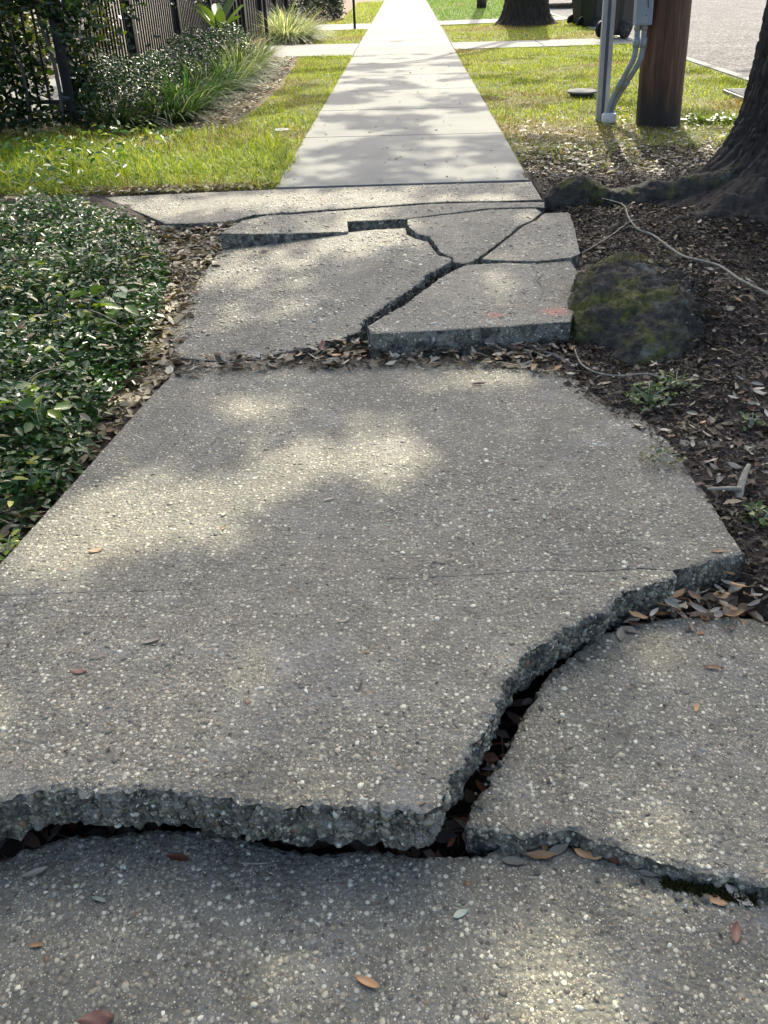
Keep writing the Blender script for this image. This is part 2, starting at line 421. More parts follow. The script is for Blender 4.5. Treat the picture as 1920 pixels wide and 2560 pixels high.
# ------------------------------------------------------------------ slabs
def zo(pts, ox, oy, s): return [(ox+x/s, oy+y/s) for x, y in pts]
def zd(pts): return [(x*K, y*K) for x, y in pts]
def plane3(a):
    A = []; Z = []
    for (x, y, z) in a:
        p = up(x, y, z); A.append((1, p.x, p.y)); Z.append(z)
    return tuple(np.linalg.solve(np.array(A), np.array(Z)))
Z7 = lambda pts: zo(pts, 1000, 1350, 1.803)
ZC = lambda pts: zo(pts, 500, 440, 1.728)
path = empty('cracked_sidewalk'); tag(path, 'old exposed-aggregate concrete sidewalk, broken and heaved by tree roots', None, None, 'structure')
SLABS = []; WALLS = []
def slab(label, plane, segs, thick=.105, step=.008, rows=7, name='slab', mats=None, inset=.009):
    """segs: list of (pixel points, edge roughness); closed loop, any winding."""
    loop = []; amp = []
    pts = []; am = []
    for pl, a in segs:
        for p in pl:
            q = p if isinstance(p, Vector) else on_plane(p[0], p[1], plane)
            pts.append(Vector((q.x, q.y))); am.append(a)
    area = sum(pts[i].x*pts[(i+1) % len(pts)].y-pts[(i+1) % len(pts)].x*pts[i].y for i in range(len(pts)))
    if area < 0:
        pts.reverse(); am.reverse(); am = am[1:]+am[:1]
    n = len(pts)
    for i in range(n):
        a, b = pts[i], pts[(i+1) % n]; L = (b-a).length; m = max(1, int(L/step)); ra = min(am[i], am[(i+1) % n]) if am[i] != am[(i+1) % n] else am[i]
        for k in range(m):
            loop.append(a+(b-a)*(k/m)); amp.append(ra)
    m = len(loop)
    nrm = []
    for i in range(m):
        t = (loop[(i+2) % m]-loop[i-2]); t = t.normalized() if t.length > 1e-9 else Vector((1, 0))
        nrm.append(Vector((t.y, -t.x)))
    sd = len(SLABS)*7.3
    edge = []
    for i in range(m):
        p = loop[i]; q = Vector((p.x, p.y, sd))
        d = amp[i]*(1.0*noise.noise(q*22)+1.1*noise.noise(q*60)+1.0*noise.noise(q*140)-.5*max(0, noise.noise(q*35+Vector((7, 0, 0))))*2)
        edge.append(p+nrm[i]*d)
    a0, b0, c0 = plane
    zt = lambda p: a0+b0*p.x+c0*p.y
    V = []; F = []; MI = []
    inner = []
    for i in range(m):
        p = edge[i]-nrm[i]*inset*(1+.5*noise.noise(Vector((loop[i].x*50, loop[i].y*50, 3+sd))))*(1.0 if amp[i] > .002 else .45)
        inner.append(p); V.append((p.x, p.y, zt(p)))
    tri = tessellate_polygon([[Vector((p.x, p.y, 0)) for p in inner]])
    for t in tri:
        A, B, C = (inner[k] for k in t)
        if (B.x-A.x)*(C.y-A.y)-(B.y-A.y)*(C.x-A.x) < 0: t = (t[0], t[2], t[1])
        F.append(tuple(t)); MI.append(0)
    fr = [0]+[(k/(rows-1))**1.0 for k in range(1, rows)]
    for ri, fz in enumerate(fr):
        for i in range(m):
            p = edge[i]; z0 = zt(p)
            z = z0-thick*fz
            rg = amp[i]/.006
            q = Vector((p.x*38, p.y*38, z*38+sd))
            off = min(rg, 1.6)*(.011*noise.noise(q)+.008*noise.noise(q*2.7)+.005*noise.noise(q*6.1)) if ri else 0
            if ri == 0 and rg < .22: z -= .0004
            elif ri == 0: z -= .0015+min(rg, 1.2)*.006*abs(noise.noise(Vector((p.x*45, p.y*45, sd))))+min(rg, 1)*.003*max(0, noise.noise(Vector((p.x*150, p.y*150, sd))))
            off -= .016*fz*fz*min(rg, 1)
            if ri == rows-1: z += min(rg, 1.2)*.016*noise.noise(Vector((p.x*18, p.y*18, sd+5)))
            w = p+nrm[i]*off; V.append((w.x, w.y, z))
    for ri in range(rows):
        for i in range(m):
            j = (i+1) % m
            F.append((ri*m+i, (ri+1)*m+i, (ri+1)*m+j, ri*m+j)); MI.append(0 if ri == 0 else 1)
    F.append(tuple(rows*m+i for i in range(m-1, -1, -1))); MI.append(1)
    me = mesh(name, np.array([tuple(v) for v in V]), F, mats or [M['old'], M['old_side']], False, None, MI)
    o = link(name, me, path); tag(o, label)
    SLABS.append((o, [(p.x, p.y) for p in edge], plane)); WALLS.append((edge, nrm, amp, thick))
    return o

PB = plane3([(0, 1728*K, .105), (940*K, 1750*K, .105), (700*K, 790*K, .0)])
front = zd([(-140, 1760), (-60, 1745), (0, 1728), (60, 1712), (150, 1697), (215, 1712), (280, 1708), (330, 1700), (400, 1716), (470, 1715), (530, 1735), (600, 1745), (700, 1737), (760, 1740), (850, 1748), (925, 1752)])
bright = Z7([(190, 1178), (230, 1070), (290, 1000), (330, 930), (400, 840), (430, 750), (460, 690), (475, 630), (525, 570), (545, 520), (600, 490), (690, 440), (740, 400), (830, 350), (920, 320), (960, 270), (1040, 220), (1150, 190), (1250, 165), (1310, 120), (1400, 95), (1500, 70)])
hair = zd([(1452, 1232), (1380, 1228), (1290, 1234), (1180, 1232), (1050, 1240), (960, 1246), (850, 1250), (740, 1256), (620, 1262), (540, 1266), (440, 1272), (330, 1276), (210, 1278), (80, 1284), (-40, 1288)])
tip = Z7([(1560, 60)])
backB = zd([(1606, 1194), (1570, 1140), (1500, 1025), (1440, 950), (1370, 885), (1300, 845), (1215, 805), (1180, 785), (1000, 775), (700, 775), (520, 778), (400, 785)])
leftB2 = zd([(330, 850), (180, 1018), (60, 1150), (-40, 1262)])
# joint between the two halves of the big raised slab: same plane, a hair apart
fj = [on_plane(x, y, PB) for x, y in hair]
fj = [a_.lerp(b_, k_/4) for a_, b_ in zip(fj[:-1], fj[1:]) for k_ in range(4)]+[fj[-1]]
gj = [max(.0001, .0009+.0012*noise.noise(p*7)) for p in fj]
jl = [p+Vector((0, -g_, 0)) for p, g_ in zip(fj, gj)]; ju = [p+Vector((0, g_, 0)) for p, g_ in zip(fj, gj)]
slab('big raised slab with thick jagged front edge, white specks, nearest of the broken slabs lifted high', PB,
     [(front, .0065), (bright[:-3], .006), (jl, .0012), ([on_plane(*zd([(-190, 1520)])[0], PB)], .0015)], .105, .0055, 13)
slab('wide slab with pointed right corner behind a hairline joint, sunlit streak across it', PB,
     [(bright[-3:]+tip, .0055), (backB, .0015), (leftB2, .0015), (list(reversed(ju)), .0012)], .115, .008, 7)
PF = (-.04, 0.0, 0.0)
fedge = zd([(-160, 1930), (-60, 1885), (0, 1862), (60, 1832), (130, 1808), (200, 1800), (280, 1795), (400, 1790), (460, 1790), (520, 1800), (600, 1830), (680, 1846), (760, 1838), (820, 1835), (900, 1850), (980, 1850), (1050, 1846), (1100, 1812), (1180, 1822), (1260, 1838), (1350, 1862), (1450, 1892), (1540, 1915), (1659, 1935), (1760, 1950)])
slab('low flat slab in front of the raised slabs, grey with brown leaves on it', PF,
     [(fedge, .0055), ([Vector((.85, .55, 0)), Vector((.85, -.7, 0)), Vector((-.95, -.7, 0)), Vector((-.95, .7, 0))], .001)], .1, .0065, 6)
PR = plane3([(1005*K, 1785*K, .004), (1659*K, 1905*K, -.010), (1500*K, 1365*K, -.006)])
redge = Z7([(300, 1300), (300, 1260), (330, 1190), (355, 1150), (420, 1060), (470, 980), (510, 900), (540, 830), (580, 760), (640, 670), (680, 590), (760, 540), (800, 500), (880, 440)])
rback = Z7([(1000, 395), (1200, 350), (1400, 335), (1659, 360), (1850, 380)])
rfront = Z7([(1850, 1590), (1659, 1560), (1560, 1540), (1480, 1507), (1400, 1512), (1280, 1465), (1180, 1440), (1050, 1410), (960, 1372), (900, 1368), (830, 1330), (740, 1312), (640, 1320), (560, 1335), (470, 1328), (370, 1305)])
slab('tilted corner slab beside the wide crack, low on its far side, tan leaves on it', PR, [(redge, .0055), (rback, .003), (rfront, .006)], .1, .0065, 7)

PC = plane3([(500+250/1.728, 440+785/1.728, .008), (500+1085/1.728, 440+358/1.728, .086), (500+100/1.728, 440+318/1.728, -.002)])
slab('large tilted slab lit in soft patches, left of the diagonal crack', PC,
     [(ZC([(100, 318), (230, 303), (350, 288), (430, 268), (520, 253), (650, 241), (760, 230), (888, 224)]), .003),
      (ZC([(892, 250), (930, 270), (985, 282), (1005, 312), (1030, 340), (1085, 355)]), .005),
      (ZC([(1086, 366), (1040, 395), (972, 430), (960, 450), (890, 500), (810, 550), (740, 602), (690, 640), (700, 668)]), .007),
      (ZC([(620, 698), (500, 733), (360, 760), (250, 785)]), .003), (ZC([(90, 800), (-130, 780), (-150, 720), (-90, 590), (-10, 452), (60, 362)]), .0015)], .11, .009, 7)
PD = plane3([(500+720/1.728, 440+670/1.728, .088), (500+1540/1.728, 440+632/1.728, .088), (500+1240/1.728, 440+368/1.728, .076)])
paint_p = [(tuple(on_plane(500+1270/1.728, 440+600/1.728, PD)), .045), (tuple(on_plane(500+1535/1.728, 440+585/1.728, PD)), .07)]
M['old_paint'] = aggregate('old_concrete_marked', 1.0, False, paint_p)
slab('raised slab with an orange paint spot and a tall straight front edge', PD,
     [(ZC([(724, 650), (800, 600), (890, 548), (960, 495), (1040, 436), (1110, 398), (1150, 382)]), .006), (ZC([(1300, 374), (1450, 378), (1600, 362)]), .002),
      (ZC([(1640, 430), (1640, 520), (1600, 630)]), .0015), (ZC([(1540, 632), (1400, 642), (1200, 655), (1000, 668), (850, 675), (740, 680)]), .0022)], .12, .009, 7,
     mats=[M['old_paint'], M['old_side']])
PE = plane3([(500+1120/1.728, 440+375/1.728, .077), (500+1450/1.728, 440+138/1.728, .08), (500+895/1.728, 440+182/1.728, .095)])
slab('small shaded slab behind the diagonal crack, between the notch and the root', PE,
     [(ZC([(897, 186), (1050, 168), (1250, 145), (1450, 140), (1474, 156)]), .002), (ZC([(1436, 190), (1378, 215), (1336, 250), (1266, 305), (1206, 350), (1176, 366)]), .004),
      (ZC([(1142, 376), (1098, 372)]), .003), (ZC([(1088, 350), (1040, 328), (1024, 306), (1012, 283), (988, 258), (942, 250), (908, 222), (895, 200)]), .005)], .11, .009, 7)
PG = plane3([(500+1240/1.728, 440+358/1.728, .077), (500+1590/1.728, 440+155/1.728, .08), (500+1630/1.728, 440+330/1.728, .09)])
slab('small clean-cornered slab at the mossy root, right of a thin crack', PG,
     [(ZC([(1486, 160), (1592, 156)]), .002), (ZC([(1612, 200), (1642, 335)]), .0012), (ZC([(1600, 352), (1450, 368), (1300, 364), (1216, 358)]), .002),
      (ZC([(1280, 308), (1352, 252), (1392, 218), (1452, 190)]), .004)], .11, .009, 6)
PH = plane3([(500+85/1.728, 440+246/1.728, .07), (500+640/1.728, 440+240/1.728, .066), (500+1450/1.728, 440+120/1.728, .08)])
slab('sunlit slab strip with a square notch and a thick dark left edge', PH,
     [(ZC([(85, 246), (200, 249), (350, 248), (480, 244), (560, 241), (640, 239)]), .0035), (ZC([(636, 196)]), .002), (ZC([(760, 190), (888, 184)]), .003),
      (ZC([(1050, 163), (1250, 139), (1450, 133), (1490, 137)]), .002),
      (ZC([(1488, 110), (1350, 113), (1200, 113), (1000, 119), (860, 129), (700, 141), (560, 151), (400, 164), (290, 168), (180, 192), (130, 220)]), .0035)], .11, .011, 6)
PI_ = plane3([(500+1475/1.728, 440+100/1.728, .045), (500-140/1.728, 440+204/1.728, .018), (500+330/1.728, 440+55/1.728, .012)])
slab('wide pale slab strip meeting the new pale walk', PI_,
     [(ZC([(1478, 102), (1300, 107), (1100, 109), (950, 116), (830, 125), (640, 138), (500, 148), (330, 160), (230, 166), (160, 186), (70, 200), (-30, 204), (-144, 205)]), .003),
      (ZC([(-414, 92)]), .002), (ZC([(-100, 76), (330, 58), (900, 40), (1430, 25)]), .0012)], .1, .012, 5)

# pebbles set into the slabs: the largest one by one, the rest as one mesh per slab
PCOL = np.array([(.10, .095, .09), (.16, .14, .115), (.23, .20, .16), (.30, .27, .22), (.40, .37, .31), (.55, .52, .46), (.66, .64, .60), (.20, .12, .075), (.27, .29, .31)])
PCOL = PCOL*np.array([1.01, 1.02, .84]); PPRB = np.array([.15, .20, .22, .185, .13, .065, .025, .015, .010])
def dome(n=7):
    V = []; F = []
    for r, z in ((1, -.25), (.98, .18), (.62, .62)):
        for k in range(n): V.append((r*math.cos(6.2832*k/n), r*math.sin(6.2832*k/n), z))
    V.append((0, 0, .78))
    for i in range(2):
        for k in range(n): F.append((i*n+k, i*n+(k+1) % n, (i+1)*n+(k+1) % n)); F.append((i*n+k, (i+1)*n+(k+1) % n, (i+1)*n+k))
    for k in range(n): F.append((2*n+k, 2*n+(k+1) % n, 3*n))
    return np.array(V, dtype=np.float32), np.array(F)
DV, DF = dome(6)
def pebbles(idx, dens, rmed, big=0, ylim=None):
    o, poly, pl = SLABS[idx]
    P = np.array(poly); x0, y0 = P.min(0); x1, y1 = P.max(0)
    if ylim: y0 = max(y0, ylim)
    n = int((x1-x0)*(y1-y0)*dens)
    x = rng.uniform(x0, x1, n); y = rng.uniform(y0, y1, n)
    dn = vnoise(x, y, 5, idx)*.5+vnoise(x, y, 19, idx+3)*.35
    k = inpoly(x, y, poly) & (rng.uniform(0, 1, n) < .62+.7*dn) & (polydist(x, y, poly[::3]) > .008); x = x[k]; y = y[k]; n = len(x)
    r = rmed*np.exp(rng.normal(0, .5, n)); r = np.minimum(r, rmed*3.2)
    z = pl[0]+pl[1]*x+pl[2]*y
    def build(x, y, z, r):
        n = len(x); a = rng.uniform(0, 6.283, n); e = rng.uniform(.4, 1.0, n)
        j = rng.uniform(.68, 1.28, (n, len(DV), 1)).astype(np.float32)
        T = DV[None]*j; X = T[..., 0]*r[:, None]; Y = T[..., 1]*(r*e)[:, None]; Zz = T[..., 2]*(r*rng.uniform(.3, .62, n))[:, None]
        c, s = np.cos(a)[:, None], np.sin(a)[:, None]
        V = np.stack([x[:, None]+X*c-Y*s, y[:, None]+X*s+Y*c, z[:, None]-.0003+Zz], -1)
        ci = rng.choice(len(PCOL), n, p=PPRB); C = PCOL[ci]*rng.uniform(.75, 1.2, (n, 1))
        return V, C
    if big:
        order = np.argsort(-r); bi = order[:big]; re = order[big:]
        V, C = build(x[bi], y[bi], z[bi], r[bi]*1.1); C = C*.85
        for q in range(big):
            c0 = np.array([x[bi[q]], y[bi[q]], z[bi[q]]])
            me = mesh('pebble', V[q]-c0, DF, M['pebble'], True, np.repeat(C[q][None], len(DV), 0))
            p = link('pebble', me, o); p.location = c0
        x, y, z, r = x[re], y[re], z[re], r[re]; n = len(x)
    V, C = build(x, y, z, r)
    F = (DF[None]+(np.arange(n)*len(DV))[:, None, None]).reshape(-1, 3)
    p = link('aggregate_pebbles', mesh('aggregate_pebbles', V.reshape(-1, 3), F, M['pebble'], True, np.repeat(C, len(DV), 0)), o); p['kind'] = 'stuff'
pebbles(2, 34000, .0019, 90, .5); pebbles(3, 34000, .0018, 60); pebbles(0, 28000, .0020, 90); pebbles(1, 17000, .0024, 40)
pebbles(4, 6500, .0038); pebbles(5, 6500, .0038); pebbles(6, 5500, .0038); pebbles(7, 5500, .0038); pebbles(8, 4500, .004); pebbles(9, 4000, .004)

# stones showing in the broken faces
def face_stones(idx, n, rmed):
    o, poly, pl = SLABS[idx]; edge, nrm, amp, thick = WALLS[idx]; m = len(edge)
    cand = [i for i in range(m) if amp[i] > .004]; V = []; C = []
    for q in range(n):
        i = random.choice(cand); p = edge[i]; f = random.uniform(.08, .95); r = rmed*math.exp(random.gauss(0, .45)); r = min(r, rmed*2.6)
        zt_ = pl[0]+pl[1]*p.x+pl[2]*p.y
        nx, ny = nrm[i].x, nrm[i].y; off = -.016*f*f-.002
        c = np.array([p.x+nx*off, p.y+ny*off, zt_-thick*f]); a = random.uniform(0, 6.28); e = random.uniform(.5, 1)
        T = DV*np.array([[r, r*e, r*random.uniform(.6, 1.0)]])*rng.uniform(.75, 1.25, (len(DV), 1))
        u = T[:, 0]*math.cos(a)-T[:, 1]*math.sin(a); w = T[:, 0]*math.sin(a)+T[:, 1]*math.cos(a); h = T[:, 2]
        V.append(c+np.stack([-ny*u+nx*h, nx*u+ny*h, w], 1)); C.append(PCOL[rng.choice(len(PCOL), p=PPRB)]*random.uniform(.6, 1.1))
    F = (DF[None]+(np.arange(n)*len(DV))[:, None, None]).reshape(-1, 3)
    p = link('face_stones', mesh('face_stones', np.concatenate(V), F, M['pebble'], True, np.repeat(np.array(C), len(DV), 0)), o); p['kind'] = 'stuff'
face_stones(0, 3600, .0036); face_stones(1, 700, .0036); face_stones(2, 900, .003); face_stones(3, 1300, .003); face_stones(4, 500, .004)

# ------------------------------------------------------------------ ground sheet
def axis(fine0, fine1, fs, lo, hi):
    a = list(np.arange(fine0, fine1, fs)); s = fs; v = fine1
    while v < hi: a.append(v); s = min(s*1.18, 120); v += s
    a.append(hi); s = fs; v = fine0-fs; b = []
    while v > lo: b.append(v); s = min(s*1.18, 120); v -= s
    b.append(lo); return np.array(b[::-1]+a)
gx = axis(-2.6, 3.9, .03, -900, 900); gy = axis(.4, 6.4, .03, -600, 1500)
GX, GY = np.meshgrid(gx, gy); fx, fy = GX.ravel(), GY.ravel(); GZ = ground_h(fx, fy)
nxg, nyg = len(gx), len(gy)
ii = (np.arange(nyg-1)[:, None]*nxg+np.arange(nxg-1)[None]).ravel()
GF = np.stack([ii, ii+1, ii+nxg+1, ii+nxg], 1)
def lerp_c(a, b, t): return np.asarray(a)[None]*(1-t[:, None])+np.asarray(b)[None]*t[:, None]
dirt = np.array((.050, .038, .028)); mulch = np.array((.036, .025, .016)); turf = np.array((.085, .10, .018)); straw = np.array((.17, .14, .05))
GC = np.repeat(turf[None], len(fx), 0)
t = np.clip(vnoise(fx, fy, 1.6, 4)*.6+.25, 0, 1); GC = GC*(1-t[:, None])+straw*t[:, None]
bed_t = np.clip((-1.55-fx+.12*vnoise(fx, fy, 3, 9))/.12, 0, 1)*(fy > 7.3); GC = GC*(1-bed_t[:, None])+np.array((.17, .105, .06))*bed_t[:, None]
md = np.clip((6.9-fy+.35*vnoise(fx, fy, 2.5, 8))/1.1, 0, 1)*(fx > 0); md = np.maximum(md, np.clip((6.0-fy)/.1, 0, 1))
GC = GC*(1-md[:, None])+mulch*md[:, None]
yd = (fx < -3.25) & (fy > 8.9); GC[yd] = (.10, .085, .055)
g = link('ground', mesh('ground', np.stack([fx, fy, GZ], 1), GF, M['soil'], True, GC)); tag(g, 'soil, mulch and turf ground on both sides of the sidewalk', None, None, 'structure')

# road, kerb, new walk, side walks
def prism(name, pts, z0, z1, mat, parent=None, bev=.006):
    bm = bmesh.new(); vb = [bm.verts.new((x, y, z0)) for x, y in pts]; vt = [bm.verts.new((x, y, z1)) for x, y in pts]
    n = len(pts); bm.faces.new(vb[::-1]); bm.faces.new(vt)
    for i in range(n): bm.faces.new((vb[i], vb[(i+1) % n], vt[(i+1) % n], vt[i]))
    if bev:
        es = [e for e in bm.edges if e.verts[0].co.z > z1-1e-6 and e.verts[1].co.z > z1-1e-6]
        bmesh.ops.bevel(bm, geom=es, offset=bev, segments=2, affect='EDGES')
    return link(name, bm_mesh(bm, name, mat), parent)
road = link('road', mesh('road', [(CURB_X+.12, -60, -.10), (40, -60, -.10), (40, 200, -.10), (CURB_X+.12, 200, -.10)], [(0, 1, 2, 3)], M['asphalt'])); tag(road, 'pale worn asphalt street in full sun', None, None, 'structure')
kerb = empty('kerb'); tag(kerb, 'pale concrete kerb along the street', None, None, 'structure')
y = 2.0
while y < 60:
    prism('kerb_stone', [(CURB_X, y), (CURB_X+.15, y), (CURB_X+.15, y+2.99), (CURB_X, y+2.99)], -.2, .004, M['new'], kerb, .015); y += 3.0
walk = empty('new_sidewalk'); tag(walk, 'new pale broom-finished concrete sidewalk running straight away', None, None, 'structure')
js = [5.945, 7.87] + [9.46+1.585*k for k in range(26)]
for a, b in zip(js[:-1], js[1:]):
    sk = .03 if a < 6 else 0
    prism('paving_slab', [(XL, a+.006-sk*.8), (XR, a+.006+sk), (XR, b-.006), (XL, b-.006)], -.11, random.uniform(-.001, .001), M['new'], walk, .005)
def side(name, label, quads):
    e = empty(name); tag(e, label, None, None, 'structure')
    for q in quads: prism('paving_slab', q, -.1, .0025, M['new'], e, .006)
side('side_walk', 'pale concrete side walk crossing the lawn to the street', [[(XR+.006, 16.38), (2.28, 16.42), (2.28, 17.84), (XR+.006, 17.84)], [(2.288, 16.42), (CURB_X-.004, 16.46), (CURB_X-.004, 17.84), (2.288, 17.84)]])
side('driveway_apron', 'second pale concrete strip behind the far tree', [[(XR+.006, 23.3), (CURB_X-.004, 24.0), (CURB_X-.004, 25.5), (XR+.006, 25.0)]])
side('gate_path', 'pale concrete path to the fence gate, first on the left', [[(-3.1, 16.0), (XL-.006, 15.72), (XL-.006, 18.25), (-3.1, 18.55)]])
side('garden_path', 'pale concrete path beside the thin black post', [[(-3.1, 22.7), (XL-.006, 22.45), (XL-.006, 24.8), (-3.1, 25.0)]])
side('yard_paving', 'bright paving glimpsed behind the black picket fence', [[(-4.9, 10.0), (-3.9, 10.0), (-3.9, 17.5), (-4.9, 17.5)]])

# ------------------------------------------------------------------ oaks
def oak_trunk(name, c, r0, lobes, height, flare, nt_, nz, parent, mat, lean=(0, 0), amp=.02, bs=13.0):
    V = []; zs = np.concatenate([np.linspace(-.12, .5, int(nz*.45)), np.linspace(.5, 2.0, int(nz*.35))[1:], np.linspace(2.0, height, int(nz*.2)+2)[1:]])
    for z in zs:
        zz = max(z, 0)
        for k in range(nt_):
            th = 2*math.pi*k/nt_
            r = r0*(1-.05*zz)
            for (a, w, ext, dz) in lobes:
                d = (th-a+math.pi) % (2*math.pi)-math.pi
                r += ext*math.exp(-(d/w)**2)*math.exp(-zz/dz)
            r += flare*math.exp(-zz/.22)
            d0 = Vector((math.cos(th), math.sin(th), 0))
            q = Vector((d0.x*r0*bs, d0.y*r0*bs, z*bs*.13+c[0]))
            q += Vector((noise.noise(q*.6), noise.noise(q*.6+Vector((9, 0, 0))), 0))*.5
            h = min(1, abs(noise.noise(q))*3.4)*.95+.45*min(1, abs(noise.noise(q*2.1+Vector((0, 0, z*bs*.5))))*3)+.22*noise.noise(Vector((q.x*4, q.y*4, z*36)))
            r += amp*(h-.8)
            V.append((c[0]+d0.x*r+lean[0]*zz, c[1]+d0.y*r+lean[1]*zz, c[2]+z))
    m = len(zs)
    i = (np.arange(m-1)[:, None]*nt_+np.arange(nt_)[None]).ravel(); j = (np.arange(m-1)[:, None]*nt_+(np.arange(nt_)[None]+1) % nt_).ravel()
    F = np.stack([i, j, j+nt_, i+nt_], 1)
    return link(name, mesh(name, V, F, mat, True), parent)
oak = empty('oak_tree', (0, 0, 0)); tag(oak, 'thick dark oak trunk with flared roots beside the broken slabs', 'tree', 'street oaks')
OC = (2.39, 5.08, 0.0)
oak_trunk('trunk', OC, .58, [(math.pi*1.0, .36, .86, .13), (math.pi*1.2, .34, .62, .15), (math.pi*1.5, .3, .12, .2), (math.pi*.8, .3, .25, .15), (0.3, .4, .4, .2), (1.6, .4, .35, .2)], 4.2, .10, 360, 200, oak, M['bark'], (.01, .02), .036, 24)
rp = [(2.05, 4.98, .16), (1.68, 4.96, .10), (1.36, 5.0, .06), (1.14, 5.03, .045), (.98, 5.04, .06), (.86, 5.06, .05), (.76, 5.1, -.10)]
tube('root', rp, [.17, .125, .095, .09, .115, .10, .05], M['rootbark'], oak, 60, 22, .5, 8)
tube('root', [(1.9, 4.75, .14), (1.6, 4.62, .07), (1.36, 4.56, .02), (1.2, 4.5, -.05)], [.13, .09, .06, .03], M['bark'], oak, 40, 20, .5, 11)
tube('root', [(2.0, 4.7, .12), (1.9, 4.4, .05), (1.85, 4.1, .0), (1.85, 3.8, -.06)], [.13, .09, .06, .03], M['bark'], oak, 18, 12, .5, 12)
FC = (2.66, 22.6, 0.0)
oak2 = empty('oak_tree', (0, 0, 0)); tag(oak2, 'large oak trunk standing on the lawn near the trash carts', 'tree', 'street oaks')
oak_trunk('trunk', FC, .44, [(math.pi, .45, .16, .25), (0.0, .45, .20, .25), (math.pi*1.5, .5, .08, .3)], 4.5, .10, 130, 80, oak2, M['bark'], (0, 0), .035, 20)

# ------------------------------------------------------------------ unseen crowns of the two oaks, leaf gaps shaped to throw the dapples
LIT = [(450, 2080, 800, 170, 0, .16), (1350, 1700, 420, 300, 0, .08), (1250, 365, 420, 60, 0, .4), (520, 200, 110, 60, -35, .7), (120, 560, 230, 140, 0, .65), (80, 800, 170, 160, 0, .6), (20, 1000, 90, 100, 0, .6), (620, 445, 330, 26, 0, 1), (330, 452, 130, 32, 0, 1), (1060, 446, 110, 9, 0, 1), (780, 540, 120, 55, 0, 1), (570, 590, 130, 60, 0, .8), (470, 680, 80, 70, 0, .6), (650, 650, 90, 45, 0, .5),
       (1066, 655, 34, 60, 0, .75), (20, 1300, 230, 80, 0, 1), (290, 1190, 280, 105, -18, 1), (610, 1070, 180, 72, -8, 1), (820, 1030, 95, 85, 0, 1), (560, 905, 120, 40, 0, .75), (1040, 825, 120, 36, 0, .75), (1330, 1330, 60, 30, 0, .3),
       (1270, 2100, 190, 230, 0, 1), (330, 690, 60, 130, 20, .8), (230, 860, 80, 60, 0, .8), (80, 1080, 70, 40, 0, .9), (380, 350, 300, 66, 0, 1), (60, 370, 120, 40, 0, .7), (560, 300, 90, 40, 0, .6), (1390, 365, 175, 48, 0, .8), (1560, 300, 60, 60, 0, .5),
       (1340, 480, 70, 10, 0, .8), (1010, 372, 140, 24, 0, .9), (700, 372, 80, 26, 0, .8), (870, 215, 80, 16, 0, 1), (960, 335, 90, 12, 0, .8), (1480, 580, 60, 14, 0, .5), (1460, 980, 50, 30, 0, .35), (1330, 900, 60, 25, 0, .4), (700, 770, 90, 14, 0, .4), (250, 520, 120, 40, 0, .5), (120, 700, 90, 40, 0, .5), (60, 900, 60, 60, 0, .4), (220, 640, 60, 40, 0, .5)]
def lit_fac(x, y):
    P = proj_np(np.stack([x, y, np.zeros(len(x))], 1)); u = P[:, 0]/K; v = P[:, 1]/K
    l = np.zeros(len(x))
    for cx, cy, rx, ry, a, s in LIT:
        ca, sa = math.cos(math.radians(a)), math.sin(math.radians(a))
        dx, dy = u-cx, v-cy; ex = (dx*ca+dy*sa)/rx; ey = (-dx*sa+dy*ca)/ry
        q = np.clip(1.42-.85*np.sqrt(ex*ex+ey*ey), 0, 1)*s
        l = np.maximum(l, np.where(P[:, 2] > .2, q, 0))
    nz = vnoise(x, y*.8, 2.6, 21)*.5+vnoise(x, y, 6.5, 22)*.35
    far = np.clip((y-6.1)/.8, 0, 1)
    bias = np.interp(y, [6, 9, 12, 15, 17], [.08, .10, .14, .4, 1.2]) + np.where(x > XR, .38, np.where(x < XL, .1, -.02))
    lf = np.clip((nz+bias)*2.0+.35, 0, 1)*far
    off = ((u < -40) | (u > 1700) | (y < .4))
    l = np.where(off & (y < 6.5), np.clip(nz*1.5-.1, 0, .8), l)
    return np.maximum(l, lf)
